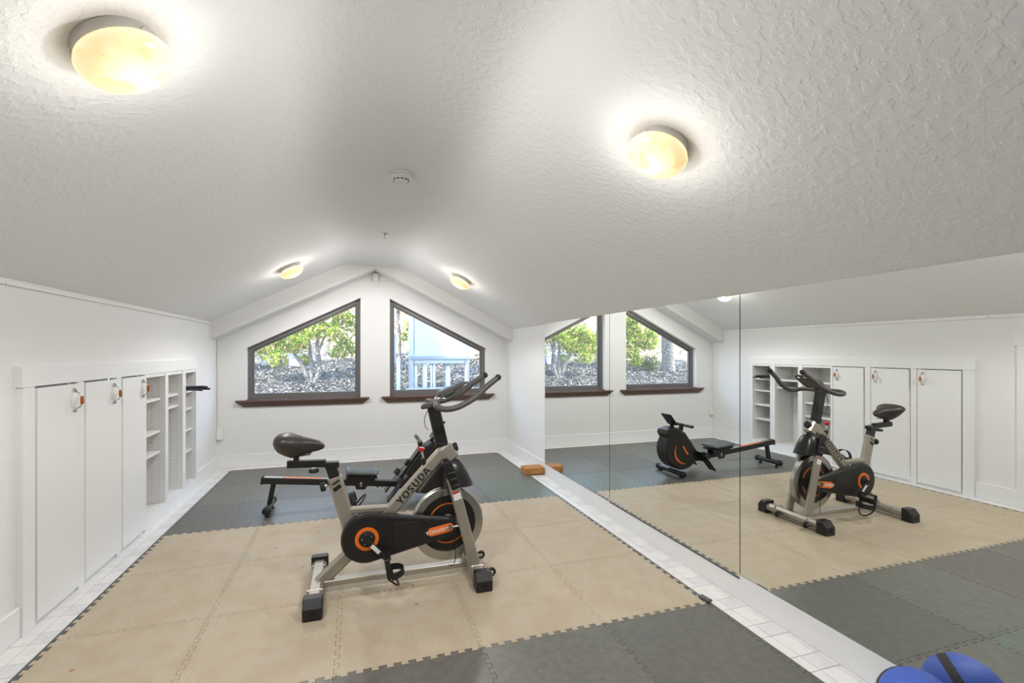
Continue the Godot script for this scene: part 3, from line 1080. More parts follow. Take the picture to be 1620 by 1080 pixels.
	var bt := put("lettering", lettering("YOSUDA", 0.020, 0.0006), M.white, guard)
	var bd := Vector3(0.102, 0.015, 0).normalized()
	bt.transform = Transform3D(Basis(bd, Vector3(0, 0, 1).cross(bd), Vector3(0, 0, 1)), L(0.448, 0.301, 0.0678)).scaled_local(Vector3(1.2, 1.0, 1.0))
	# axle tensioner at the hub
	st = S()
	bar(st, L(0.512, 0.314, 0.070), L(0.590, 0.318, 0.070), 0.010, 0.012, 0.002)
	tube(st, PackedVector3Array([L(0.500, 0.314, 0.072), L(0.600, 0.318, 0.072)]), 0.005, 8)
	part("axle_tensioner", st, M.chrome, root)
	# cranks and pedals
	var cdir := Vector3(0.104, -0.112, 0)
	for s in [1, -1]:
		st = S()
		var z := 0.094 if s > 0 else -0.070
		var c := Vector3(big.x, big.y, z)
		var e: Vector3 = c + cdir * s
		bar(st, c, e, 0.014, 0.026, 0.004)
		lathe(st, Transform3D(Basis(Vector3.RIGHT, PI / 2), c + Vector3(0, 0, -0.012)), [Vector2(0.017, 0.0), Vector2(0.017, 0.022), Vector2(0.0, 0.022)], 16)
		var arm := part("crank_arm", st, M.rubber, root)
		if s > 0:
			st = S()
			bar(st, c + cdir * 0.22 + Vector3(0, 0, 0.0075), c + cdir * 0.62 + Vector3(0, 0, 0.0075), 0.001, 0.020, 0.0)
			part("sticker", st, M.white, arm)
		pedal(root, e + Vector3(0, 0, 0.012 * s), s)
	# fairing over the flywheel
	var rings := []
	for r in [[0.536, 0.694, 0.030, 0.020], [0.534, 0.684, 0.062, 0.034], [0.536, 0.655, 0.085, 0.056], [0.541, 0.610, 0.108, 0.070], [0.545, 0.565, 0.126, 0.078], [0.549, 0.538, 0.134, 0.082]]:
		var ring := PackedVector3Array()
		for k in 28:
			var a := TAU * k / 28
			var q := Vector2(signf(cos(a)) * pow(absf(cos(a)), 0.75), signf(sin(a)) * pow(absf(sin(a)), 0.75))
			ring.append(L(r[0] + q.x * r[2] * (0.92 if q.x > 0 else 0.55), r[1], q.y * r[3]))
		rings.append(ring)
	st = S()
	loft(st, rings)
	var fair := part("fairing", st, M.satin, root)
	st = S()
	prism(st, at(Vector3(-BX, -0.012, 0)), PackedVector2Array([Vector2(0.350, 0.510), Vector2(0.50, 0.540), Vector2(0.545, 0.690), Vector2(0.480, 0.668)]), -0.030, 0.030, 0.006)
	part("side_shield", st, M.black, fair)
	st = S()
	bar(st, L(0.500, 0.690, 0.072), L(0.560, 0.535, 0.080), 0.026, 0.058, 0.008)
	var vent := part("fork_cover", st, M.black, root)
	for k in 3:
		st = S()
		var c := L(0.527 + 0.014 * k, 0.628 - 0.036 * k, 0.094)
		tube(st, PackedVector3Array([c + Vector3(-0.018, -0.002, 0), c + Vector3(0.018, 0.005, 0)]), 0.0085, 10)
		part("rib", st, M.satin, vent)
	# saddle, slider, seat post
	saddle(root)
	st = S()
	bar(st, L(-0.343, 0.722, 0), L(-0.150, 0.714, 0), 0.038, 0.038, 0.003)
	var slider := part("seat_slider", st, M.black, root)
	st = S()
	bar(st, L(-0.155, 0.706, 0), L(-0.081, 0.703, 0), 0.046, 0.030, 0.003)
	part("slider_end", st, M.satin, slider)
	st = S()
	bar(st, L(-0.125, 0.700, 0), L(-0.100, 0.620, 0), 0.040, 0.056, 0.004)
	part("seat_post", st, M.black, root)
	knob(root, L(-0.211, 0.692, 0), Vector3(0, -1, 0), 0.026, 0.024)
	knob(root, L(-0.142, 0.590, 0), Vector3(-1, -0.22, 0), 0.024, 0.036)
	knob(root, L(0.545, 0.752, 0), Vector3(1, 0.25, 0), 0.026, 0.036)
	# handlebar post and bars
	st = S()
	bar(st, L(0.434, 1.012, 0), L(0.490, 0.768, 0), 0.044, 0.070, 0.006)
	var post := part("handlebar_post", st, M.black, root)
	st = S()
	bar(st, L(0.455, 0.784, 0), L(0.528, 0.776, 0), 0.052, 0.012, 0.003)
	part("collar", st, M.rubber, post)
	st = S()
	tube(st, PackedVector3Array([L(0.505, 0.905, 0), L(0.485, 0.903, 0)]), 0.007, 8)
	part("pin", st, M.black, post)
	st = S()
	bar(st, L(0.375, 1.003, 0), L(0.475, 1.016, 0), 0.050, 0.030, 0.008)
	tube(st, PackedVector3Array([L(0.372, 0.998, 0), L(0.392, 1.002, 0)]), 0.013, 12)
	part("stem", st, M.grip, root)
	for s in [-1, 1]:
		st = S()
		var p := []
		for q in [[0.462, 1.020, 0.0], [0.445, 1.022, 0.06], [0.430, 1.020, 0.130], [0.436, 1.014, 0.172], [0.468, 1.006, 0.190], [0.515, 1.008, 0.188], [0.570, 1.024, 0.180], [0.645, 1.062, 0.164], [0.708, 1.113, 0.150], [0.793, 1.173, 0.134]]:
			p.append(L(q[0], q[1], q[2] * s))
		tube(st, smooth_path(p, 5), 0.0165, 14)
		var hb := part("handlebar", st, M.grip, root)
		st = S()
		tube(st, PackedVector3Array([L(0.783, 1.166, 0.136 * s), L(0.796, 1.175, 0.1335 * s)]), 0.0178, 14)
		part("end_plug", st, M.rubber, hb)
		st = S()
		var r2 := []
		for q in [[0.500, 1.040, 0.045], [0.560, 1.075, 0.050], [0.620, 1.118, 0.050], [0.640, 1.134, 0.040], [0.642, 1.136, 0.0]]:
			r2.append(L(q[0], q[1], q[2] * s))
		tube(st, smooth_path(r2, 5), 0.0075, 8)
		part("tablet_rest", st, M.grip, root)
	st = S()
	bar(st, L(0.490, 1.040, 0.0), L(0.612, 1.112, 0.0), 0.085, 0.016, 0.005)
	part("tablet_rest", st, M.grip, root)
	st = S()
	bar(st, L(0.462, 1.062, 0.0), L(0.556, 1.098, 0.0), 0.105, 0.044, 0.012)
	var con := part("console", st, M.grip, root)
	st = S()
	bar(st, L(0.474, 1.0896, 0.0), L(0.530, 1.1110, 0.0), 0.070, 0.0012, 0.0)
	part("display", st, M.screen, con)
	for s in [-1, 1]:
		st = S()
		bar(st, L(0.548, 1.098, 0.030 * s), L(0.628, 1.138, 0.030 * s), 0.018, 0.012, 0.003)
		part("holder_arm", st, M.grip, root)
		st = S()
		tube(st, smooth_path([L(0.455, 1.030, 0.030 * s), L(0.470, 1.048, 0.036 * s), L(0.500, 1.046, 0.038 * s)]), 0.012, 10)
		part("bar_clamp", st, M.steel, root)
	# resistance lever and cables
	st = S()
	lathe(st, Transform3D(Basis(Vector3.BACK, -0.25), L(0.368, 0.752, 0)), [Vector2(0.0, -0.012), Vector2(0.008, -0.012), Vector2(0.019, 0.008), Vector2(0.019, 0.014), Vector2(0.0, 0.017)], 18)
	part("resistance_knob", st, M.red, root)
	st = S()
	tube(st, PackedVector3Array([L(0.372, 0.742, 0), L(0.382, 0.700, 0), L(0.386, 0.640, 0)]), 0.006, 8)
	part("lever_rod", st, M.chrome, root)
	st = S()
	bar(st, L(0.375, 0.705, 0), L(0.395, 0.640, 0), 0.030, 0.024, 0.005)
	part("lever_boot", st, M.black, root)
	for c in [[L(0.405, 0.985, 0.02), L(0.385, 0.94, 0.02), L(0.388, 0.89, 0.02), L(0.405, 0.87, 0.022)], [L(0.49, 0.505, 0.03), L(0.47, 0.44, 0.04), L(0.492, 0.385, 0.045), L(0.515, 0.352, 0.04)], [L(0.545, 0.30, 0.085), L(0.552, 0.20, 0.085), L(0.545, 0.11, 0.08), L(0.52, 0.095, 0.07)]]:
		st = S()
		tube(st, smooth_path(c), 0.0022, 6)
		part("cable", st, M.rubber, root)

func lettering(text: String, height: float, depth: float) -> TextMesh:
	var tm := TextMesh.new()
	var sf := SystemFont.new()
	sf.font_names = PackedStringArray(["Droid Sans"])
	sf.font_weight = 700
	tm.font = sf
	tm.text = text
	tm.font_size = 32
	tm.pixel_size = height / 23.0
	tm.depth = depth
	tm.curve_step = 2.0
	return tm

func knob(root: Node3D, p: Vector3, dir: Vector3, r: float, len: float) -> void:
	var y := dir.normalized()
	var z := Vector3(0, 0, 1)
	var t := Transform3D(Basis(y.cross(z), y, z), p)
	var st := S()
	lathe(st, t, [Vector2(0.0, 0.0), Vector2(r * 0.45, 0.0), Vector2(r * 0.45, len * 0.3), Vector2(0.0, len * 0.3)], 14)
	var k := part("adjustment_knob", st, M.chrome, root)
	st = S()
	var rings := []
	for h in [[0.3, 0.8], [0.36, 1.0], [0.92, 1.0], [1.0, 0.85]]:
		var ring := PackedVector3Array()
		for i in 36:
			var a := TAU * i / 36
			var rr: float = r * h[1] * (1.0 - (0.09 if i % 3 == 0 else 0.0))
			ring.append(t * Vector3(cos(a) * rr, h[0] * len, sin(a) * rr))
		rings.append(ring)
	loft(st, rings)
	part("grip", st, M.rubber, k)

func pedal(root: Node3D, p: Vector3, s: int) -> void:
	var tilt := Basis(Vector3.BACK, -1.42 if s > 0 else 0.25)
	var t := Transform3D(tilt.scaled(Vector3.ONE * 1.12), p + Vector3(0, 0, 0.058 * s))
	var st := S()
	cbox(st, t, Vector3(0.030, 0.026, 0.088), 0.008)
	for e in [-1, 1]:
		cbox(st, t.translated_local(Vector3(0.042 * e, 0, 0)), Vector3(0.010, 0.026, 0.092), 0.003)
		cbox(st, t.translated_local(Vector3(0, 0, 0.045 * e)), Vector3(0.094, 0.024, 0.010), 0.003)
		for k in 5:
			cbox(st, t.translated_local(Vector3(0.042 * e, 0.015, -0.036 + 0.018 * k)), Vector3(0.010, 0.008, 0.007), 0.001)
	var pd := part("pedal", st, M.black, root)
	st = S()
	tube(st, PackedVector3Array([p, p + Vector3(0, 0, 0.10 * s)]), 0.007, 8)
	part("spindle", st, M.chrome, pd)
	st = S()
	var pts := []
	for k in 9:
		var a := PI * k / 8
		pts.append(t * Vector3(0.038, 0.008 + sin(a) * 0.062, -cos(a) * 0.054))
	var sp := smooth_path(pts, 3)
	for i in sp.size() - 1:
		bar(st, sp[i], sp[i + 1], 0.034, 0.003, 0.0, t.basis.x)
	part("strap", st, M.rubber, pd)
	st = S()
	var cage := []
	for k in 9:
		var a := PI * k / 8
		cage.append(t * Vector3(0.048 + 0.055 * sin(a), -0.004 + 0.04 * sin(a), -cos(a) * 0.044))
	tube(st, smooth_path(cage, 3), 0.005, 8)
	part("toe_cage", st, M.black, pd)

func saddle(root: Node3D) -> void:
	# rings along the length: x, top y, bottom y, half width
	var rows := [[-0.410, 0.838, 0.830, 0.020], [-0.402, 0.866, 0.806, 0.058], [-0.385, 0.879, 0.786, 0.086], [-0.355, 0.886, 0.768, 0.098], [-0.325, 0.883, 0.756, 0.094], [-0.295, 0.873, 0.754, 0.076], [-0.268, 0.864, 0.764, 0.054], [-0.238, 0.854, 0.774, 0.038], [-0.208, 0.845, 0.780, 0.030], [-0.182, 0.836, 0.785, 0.026], [-0.164, 0.823, 0.792, 0.019], [-0.155, 0.810, 0.802, 0.008]]
	var rings := []
	for r in rows:
		var ring := PackedVector3Array()
		for k in 24:
			var a := TAU * k / 24
			var c := cos(a)
			var s := sin(a)
			var top: float = r[1]
			var bot: float = r[2]
			var mid: float = lerpf(bot, top, 0.62)
			var y: float = mid + (top - mid) * pow(s, 0.8) if s > 0 else mid + (bot - mid) * pow(-s, 1.2) * (1.0 - 0.0)
			var wd: float = r[3] * signf(c) * pow(absf(c), 0.7) * (1.0 if s > 0 else lerpf(1.0, 0.62, -s))
			ring.append(L(r[0], y, wd))
		rings.append(ring)
	var st := S()
	loft(st, rings)
	var sd := part("saddle", st, M.saddle, root)
	st = S()
	bar(st, L(-0.300, 0.775, 0), L(-0.296, 0.735, 0), 0.040, 0.026, 0.005)
	tube(st, PackedVector3Array([L(-0.325, 0.760, 0.022), L(-0.225, 0.772, 0.022)]), 0.004, 6)
	tube(st, PackedVector3Array([L(-0.325, 0.760, -0.022), L(-0.225, 0.772, -0.022)]), 0.004, 6)
	part("clamp", st, M.black, sd)

# ---------------------------------------------------------------- rowing machine
func build_rower() -> void:
	var root := thing("rowing_machine", "black rowing machine with orange arc on its casing, on dark mat", "rowing machine", W(0, 0.012, 4.04))
	var R := func(x: float, y: float, w: float) -> Vector3: return Vector3(x, y - 0.012, w)
	var st := S()
	bar(st, R.call(-0.712, 0.280, 0), R.call(0.42, 0.158, 0), 0.062, 0.050, 0.006)
	var rail := part("rail", st, M.black, root)
	st = S()
	bar(st, R.call(-0.700, 0.3050, 0), R.call(-0.10, 0.2403, 0), 0.040, 0.0012, 0.0)
	part("rail_track", st, M.steel, rail)
	st = S()
	bar(st, R.call(-0.56, 0.2905, 0), R.call(-0.26, 0.2582, 0), 0.030, 0.0012, 0.0)
	part("decal", st, M.orange, rail)
	st = S()
	bar(st, R.call(-0.722, 0.281, 0), R.call(-0.704, 0.279, 0), 0.074, 0.062, 0.006)
	part("end_cap", st, M.rubber, rail)
	st = S()
	bar(st, R.call(-0.628, 0.265, 0), R.call(-0.662, 0.085, 0), 0.040, 0.036, 0.004)
	part("rear_leg", st, M.black, root)
	for f in [[-0.662, 0.070, -0.15, 0.14, "rear_foot"], [0.660, 0.050, -0.23, 0.17, "front_foot"]]:
		st = S()
		tube(st, PackedVector3Array([R.call(f[0], f[1], f[2]), R.call(f[0], f[1], f[3])]), 0.026, 14, false)
		var foot := part(f[4], st, M.satin, root)
		for e in [[f[2], 1.0], [f[3], -1.0]]:
			st = S()
			tube(st, PackedVector3Array([R.call(f[0], f[1], e[0] - 0.012 * e[1]), R.call(f[0], f[1], e[0] + 0.025 * e[1])]), 0.031, 14)
			part("end_cap", st, M.rubber, foot)
			st = S()
			lathe(st, at(R.call(f[0], 0.012, e[0] + 0.04 * e[1])), [Vector2(0.0, 0.0), Vector2(0.020, 0.0), Vector2(0.020, 0.010), Vector2(0.010, 0.014), Vector2(0.010, f[1] - 0.03), Vector2(0.0, f[1] - 0.03)], 12)
			part("foot_pad", st, M.rubber, foot)
	# seat on its carriage: raised lips at both ends
	st = S()
	var rings := []
	for r in [[-0.115, 0.02], [-0.105, 0.6], [-0.075, 1.0], [0.0, 1.0], [0.075, 1.0], [0.105, 0.6], [0.115, 0.02]]:
		var ring := PackedVector3Array()
		for k in 32:
			var a := TAU * k / 32
			var cx := signf(cos(a)) * pow(absf(cos(a)), 0.5)
			var sy := signf(sin(a)) * pow(absf(sin(a)), 0.5)
			var x: float = 0.063 + cx * (0.138 - 0.02 * absf(r[0]) / 0.115)
			var lift := 0.012 * cx * cx
			var slope := -0.107 * (x - 0.063)
			var y: float = 0.296 + slope + (0.018 + lift if sy > 0 else 0.022) * sy * maxf(r[1], 0.3)
			ring.append(R.call(x, y, r[0]))
		rings.append(ring)
	loft(st, rings)
	part("seat", st, M.seat_pad, root)
	st = S()
	bar(st, R.call(-0.065, 0.277, 0), R.call(0.185, 0.250, 0), 0.185, 0.020, 0.006)
	part("seat_base", st, M.black, root)
	for s in [-1, 1]:
		st = S()
		prism(st, at(Vector3(0, -0.012, 0)), PackedVector2Array([Vector2(-0.070, 0.280), Vector2(-0.068, 0.215), Vector2(-0.008, 0.205), Vector2(0.015, 0.150), Vector2(0.085, 0.145), Vector2(0.115, 0.190), Vector2(0.160, 0.185), Vector2(0.170, 0.255)]), 0.040 * s - 0.003, 0.040 * s + 0.003, 0.001)
		var car := part("carriage_plate", st, M.black, root)
		if s > 0:
			st = S()
			lathe(st, Transform3D(Basis(Vector3.RIGHT, PI / 2), R.call(0.052, 0.208, 0.0432)), [Vector2(0.005, 0.0), Vector2(0.005, 0.0006), Vector2(0.0, 0.0006)], 12)
			bar(st, R.call(0.052, 0.202, 0.0435), R.call(0.052, 0.186, 0.0435), 0.0006, 0.006, 0.0)
			bar(st, R.call(0.038, 0.197, 0.0435), R.call(0.066, 0.197, 0.0435), 0.0006, 0.003, 0.0)
			bar(st, R.call(0.052, 0.187, 0.0435), R.call(0.043, 0.170, 0.0435), 0.0006, 0.003, 0.0)
			bar(st, R.call(0.052, 0.187, 0.0435), R.call(0.061, 0.170, 0.0435), 0.0006, 0.003, 0.0)
			part("figure_mark", st, M.white, car)
	for x in [0.19, 0.23]:
		st = S()
		tube(st, PackedVector3Array([R.call(x, 0.152, -0.02), R.call(x, 0.152, 0.02)]), 0.008, 8)
		part("roller", st, M.rubber, root)
	# flywheel casing
	var body := PackedVector2Array([Vector2(0.330, 0.150), Vector2(0.565, 0.462), Vector2(0.650, 0.520), Vector2(0.700, 0.522), Vector2(0.790, 0.500), Vector2(0.802, 0.462), Vector2(0.775, 0.418)])
	for k in 17:
		var a := lerpf(0.62, -2.45, k / 16.0)
		body.append(Vector2(0.592 + 0.215 * cos(a), 0.290 + 0.215 * sin(a)))
	st = S()
	prism(st, at(Vector3(0, -0.012, 0)), body, -0.085, 0.085, 0.014)
	var cas := part("casing", st, M.black, root)
	for s in [-1, 1]:
		st = S()
		prism(st, at(R.call(0.600, 0.268, 0)), ring_poly(Vector2.ZERO, 0.134, 0.139, 0.0, TAU - 0.0001, 48), 0.0835 * s - 0.002, 0.0835 * s + 0.002)
		part("rim", st, M.satin, cas)
		var arc := PackedVector2Array()
		for k in 25:
			var a := lerpf(0.65, -1.75, k / 24.0)
			arc.append(Vector2(cos(a), sin(a)) * 0.124)
		for k in 25:
			var a := lerpf(-1.75, 0.65, k / 24.0)
			var th := 0.016 * sin(PI * k / 24.0) + 0.002
			arc.append(Vector2(cos(a), sin(a)) * (0.124 - th))
		st = S()
		prism(st, at(R.call(0.578, 0.262, 0)), arc, 0.085 * s - 0.0012, 0.085 * s + 0.0012)
		part("arc", st, M.orange, cas)
		st = S()
		bar(st, R.call(0.595, 0.325, 0.0856 * s), R.call(0.535, 0.235, 0.0856 * s), 0.0012, 0.016, 0.0)
		part("stripe", st, M.orange, cas)
	# sloping back plate with a small control
	st = S()
	bar(st, R.call(0.345, 0.182, 0), R.call(0.555, 0.464, 0), 0.120, 0.012, 0.004)
	part("back_plate", st, M.satin, cas)
	st = S()
	bar(st, R.call(0.428, 0.318, 0.0), R.call(0.462, 0.364, 0.0), 0.050, 0.026, 0.004)
	part("resistance_dial", st, M.rubber, root)
	# foot plates with straps
	for s in [-1, 1]:
		st = S()
		bar(st, R.call(0.430, 0.265, 0.140 * s), R.call(0.262, 0.062, 0.140 * s), 0.105, 0.012, 0.004)
		var fp := part("foot_plate", st, M.black, root)
		st = S()
		tube(st, PackedVector3Array([R.call(0.375, 0.170, 0.0), R.call(0.375, 0.170, 0.150 * s)]), 0.012, 10)
		part("axle", st, M.satin, fp)
		st = S()
		var p := smooth_path([R.call(0.385, 0.215, 0.090 * s), R.call(0.362, 0.236, 0.100 * s), R.call(0.352, 0.244, 0.140 * s), R.call(0.362, 0.236, 0.182 * s), R.call(0.385, 0.215, 0.192 * s)], 4)
		for i in p.size() - 1:
			bar(st, p[i], p[i + 1], 0.004, 0.045, 0.0, Vector3(-0.7, 0.7, 0))
		part("strap", st, M.rubber, fp)
	# console and pull handle
	st = S()
	bar(st, R.call(0.655, 0.505, 0), R.call(0.690, 0.600, 0), 0.036, 0.030, 0.006)
	part("console_post", st, M.black, root)
	st = S()
	bar(st, R.call(0.655, 0.545, 0), R.call(0.745, 0.660, 0), 0.150, 0.018, 0.005)
	var con := part("console", st, M.black, root)
	st = S()
	bar(st, R.call(0.6515, 0.5565, 0), R.call(0.7285, 0.6545, 0), 0.130, 0.001, 0.0)
	part("screen", st, M.screen, con)
	st = S()
	tube(st, PackedVector3Array([R.call(0.545, 0.538, -0.19), R.call(0.545, 0.538, 0.17)]), 0.014, 12)
	var hd := part("pull_handle", st, M.rubber, root)
	for s in [-1, 1]:
		st = S()
		tube(st, PackedVector3Array([R.call(0.545, 0.538, -0.012 + 0.06 * s), R.call(0.545, 0.538, -0.01 + 0.175 * s)]), 0.0165, 12)
		part("grip", st, M.grip, hd)
	st = S()
	bar(st, R.call(0.560, 0.460, 0.0), R.call(0.548, 0.530, 0.0), 0.050, 0.030, 0.006)
	part("handle_holder", st, M.black, root)

# ---------------------------------------------------------------- small things
func build_small_things() -> void:
	# cork block against the baseboard
	var st := S()
	cbox(st, at(Vector3(0, 0.033, 0)), Vector3(0.218, 0.066, 0.150), 0.004)
	var cork := part("yoga_block", st, M.cork)
	cork.position = W(1.842, 0.012, 4.545)
	tag(cork, "brown cork yoga block lying against the mirror wall's baseboard", "yoga block")
	# medicine ball: blue panels and black bands
	var ball := thing("medicine_ball", "blue medicine ball with black bands beside the mirror", "ball", W(1.831, 0.1155, 1.04))
	var r := 0.115
	var core := SphereMesh.new()
	core.radius = r - 0.0015
	core.height = 2 * core.radius
	core.radial_segments = 64
	core.rings = 32
	put("core", core, M.ball_black, ball)
	var ty := Vector3(0.585, -0.508, -0.63).normalized()
	var tx := Vector3(0.26, 0.70, -0.66)
	tx = (tx - ty * tx.dot(ty)).normalized()
	var tilt := Basis(tx, ty, tx.cross(ty))
	for k in 4:
		var s := S()
		s.set_smooth_group(0)
		var th0 := PI * (k % 2) - PI / 2 + 0.13
		var th1 := PI * (k % 2 + 1) - PI / 2 - 0.13
		var up := 1.0 if k < 2 else -1.0
		var nn := 14
		for i in nn:
			for j in nn:
				var v := []
				for c in [[i, j], [i + 1, j], [i + 1, j + 1], [i, j + 1]]:
					var lat := lerpf(0.13, PI / 2 - 0.02, float(c[1]) / nn)
					var a := lerpf(th0, th1, float(c[0]) / nn)
					var edge := 1.0 if c[0] in [0, nn] or c[1] in [0, nn] else 0.0
					v.append(tilt * Vector3(cos(a) * cos(lat), up * sin(lat), sin(a) * cos(lat)) * (r - 0.0011 * edge))
				quad(s, v[0], v[1], v[2], v[3], v[0] + v[2])
		part("panel", s, M.blue, ball)
	# smoke detector
	var det := thing("smoke_detector", "round white smoke detector on the flat ceiling strip", "smoke detector", W(0.258, 2.347, 2.652))
	st = S()
	lathe(st, at(Vector3.ZERO), [Vector2(0.0, 0.0), Vector2(0.070, 0.0), Vector2(0.072, -0.004), Vector2(0.070, -0.014), Vector2(0.0, -0.014)], 36)
	part("base", st, M.plastic, det)
	st = S()
	lathe(st, at(Vector3.ZERO), [Vector2(0.066, -0.0145), Vector2(0.068, -0.022), Vector2(0.060, -0.030), Vector2(0.046, -0.033), Vector2(0.044, -0.038), Vector2(0.034, -0.046), Vector2(0.0, -0.048)], 36)
	var cover := part("cover", st, M.plastic, det)
	for k in 12:
		st = S()
		var a := TAU * k / 12
		cbox(st, Transform3D(Basis(Vector3.UP, -a), Vector3(cos(a) * 0.0425, -0.0375, sin(a) * 0.0425)), Vector3(0.005, 0.007, 0.014), 0.001)
		part("vent", st, M.void, cover)
	# sprinkler
	var sp := thing("fire_sprinkler", "small pendent fire sprinkler on the flat ceiling strip", "sprinkler", W(0.252, 2.348, 4.03))
	st = S()
	lathe(st, at(Vector3.ZERO), [Vector2(0.0, 0.0), Vector2(0.036, 0.0), Vector2(0.034, -0.006), Vector2(0.014, -0.012), Vector2(0.0, -0.012)], 24)
	part("escutcheon", st, M.chrome, sp)
	st = S()
	lathe(st, at(Vector3.ZERO), [Vector2(0.009, -0.012), Vector2(0.007, -0.022), Vector2(0.004, -0.024), Vector2(0.004, -0.046), Vector2(0.0, -0.046)], 12)
	part("stem", st, M.chrome, sp)
	st = S()
	lathe(st, at(Vector3.ZERO), [Vector2(0.0, -0.046), Vector2(0.013, -0.046), Vector2(0.013, -0.049), Vector2(0.0, -0.049)], 16)
	part("deflector", st, M.chrome, sp)
	# motion sensor under the beam's peak
	var ms := thing("motion_sensor", "small white motion sensor on the wall under the beam's peak", "sensor", W(0.247, 2.238, BACK))
	st = S()
	prism(st, at(Vector3.ZERO), capsule_poly(Vector2(0, -0.030), 0.0, Vector2(0, 0.030), 0.0, 4) if false else PackedVector2Array([Vector2(-0.034, -0.048), Vector2(0.034, -0.048), Vector2(0.034, 0.040), Vector2(0.026, 0.050), Vector2(-0.026, 0.050), Vector2(-0.034, 0.040)]), 0.0, 0.045, 0.006)
	part("housing", st, M.plastic, ms)
	st = S()
	prism(st, at(Vector3.ZERO), PackedVector2Array([Vector2(-0.022, -0.010), Vector2(0.022, -0.010), Vector2(0.022, 0.030), Vector2(-0.022, 0.030)]), 0.044, 0.049, 0.004)
	part("lens", st, M.shelf, ms)
	# cable raceway with outlet box
	var cr := thing("cable_raceway", "slim white cable raceway along the knee wall and down to an outlet box", "raceway", W(LEFT, 1.60, 4.0))
	var o := cr.position
	for z in [[1.2, 2.542], [2.546, 4.108], [4.112, 5.52]]:
		st = S()
		span(st, W(LEFT, 1.617, z[0]) - o, W(LEFT + 0.012, 1.637, z[1]) - o, 0.002)
		part("channel", st, M.plastic, cr)
	st = S()
	span(st, W(LEFT, 1.470, 5.528) - o, W(LEFT + 0.012, 1.655, 5.552) - o, 0.002)
	part("channel", st, M.plastic, cr)
	st = S()
	span(st, W(LEFT + 0.004, 0.432, BACK - 0.012) - o, W(LEFT + 0.026, 1.458, BACK - 0.0005) - o, 0.002)
	part("channel", st, M.plastic, cr)
	st = S()
	span(st, W(LEFT - 0.0 + 0.001, 0.325, BACK - 0.038) - o, W(LEFT + 0.062, 0.440, BACK - 0.0005) - o, 0.006)
	var ob := part("outlet_box", st, M.plastic, cr)
	st = S()
	span(st, W(LEFT + 0.022, 0.36, BACK - 0.0392) - o, W(LEFT + 0.044, 0.405, BACK - 0.038) - o, 0.0004)
	part("socket", st, M.shelf, ob)
	# folded straps pushed onto the top shelf of the far bay
	var stp := thing("strap_bundle", "bundle of dark grey straps jutting out from the shelf bay nearest the windows", "straps", W(-1.52, 0.953, 4.80))
	var rng := RandomNumberGenerator.new()
	rng.seed = 4
	for k in 7:
		st = S()
		var z := -0.05 + 0.034 * (k % 4)
		var y := 0.011 + 0.020 * (k / 4)
		var x1 := 0.150 + rng.randf() * 0.07
		var p := smooth_path([Vector3(-0.22, y, z), Vector3(-0.05, y + 0.002, z + rng.randf_range(-0.008, 0.008)), Vector3(0.08, y + rng.randf() * 0.012, z + rng.randf_range(-0.01, 0.01)), Vector3(x1, y + rng.randf() * 0.014, z + rng.randf_range(-0.015, 0.015))], 5)
		tube(st, p, 0.0105, 10)
		part("strap", st, M.strap, stp)

# ---------------------------------------------------------------- outdoors
func ground_y(x: float, d: float) -> float:
	return 0.70 + 0.175 * (d - 10.0) + 0.05 * (x + 0.9)

func edge_d(x: float) -> float:   # where the mulch bed ends and the bank begins
	return 12.3 + 0.35 * sin(x * 0.9) + 0.10 * maxf(0.0, -x - 2.0)

func bank_y(x: float, d: float) -> float:
	var e := edge_d(x)
	return ground_y(x, e) + 0.12 + (d - e) * 0.62 + 0.22 * sin(x * 1.3 + d * 0.9) * minf(1.0, d - e)

func leaf_mesh(len: float, wid: float) -> ArrayMesh:
	var st := S()
	flat(st)
	var a := Vector3(0, 0, 0)
	var b := Vector3(wid * 0.5, len * 0.45, len * 0.06)
	var c := Vector3(0, len, -len * 0.05)
	var d := Vector3(-wid * 0.5, len * 0.45, len * 0.06)
	var m := Vector3(0, len * 0.5, -len * 0.04)
	for t in [[a, b, m], [b, c, m], [c, d, m], [d, a, m]]:
		tri(st, t[0], t[1], t[2], Vector3(0, 0, 1))
	return done(st)

func scatter(called: String, mesh: Mesh, m: Material, xf: Array, cols: Array, parent: Node) -> MultiMeshInstance3D:
	var mm := MultiMesh.new()
	mm.transform_format = MultiMesh.TRANSFORM_3D
	mm.use_colors = true
	mm.mesh = mesh
	mm.instance_count = xf.size()
	for i in xf.size():
		mm.set_instance_transform(i, xf[i])
		mm.set_instance_color(i, cols[i])
	var o := MultiMeshInstance3D.new()
	o.name = uniq(parent, called)
	o.multimesh = mm
	o.material_override = m
	parent.add_child(o, true)
	o.set_meta("kind", "stuff")
	return o

func crown(rng: RandomNumberGenerator, blobs: Array, n: int, size: float, cols: Array) -> Array:
	var xf := []
	var cc := []
	for b in blobs:
		var k := int(n * b[3])
		for i in k:
			var v := Vector3(rng.randfn(), rng.randfn(), rng.randfn())
			v = v.normalized() * pow(rng.randf(), 0.5) * b[1]
			v.y *= b[2]
			var bs := Basis.from_euler(Vector3(rng.randf_range(-2.2, 2.2), rng.randf() * TAU, rng.randf_range(-0.6, 0.6))).scaled(Vector3.ONE * size * rng.randf_range(0.7, 1.3))
			xf.append(Transform3D(bs, b[0] + v))
			cc.append(cols[rng.randi() % cols.size()])
	return [xf, cc]

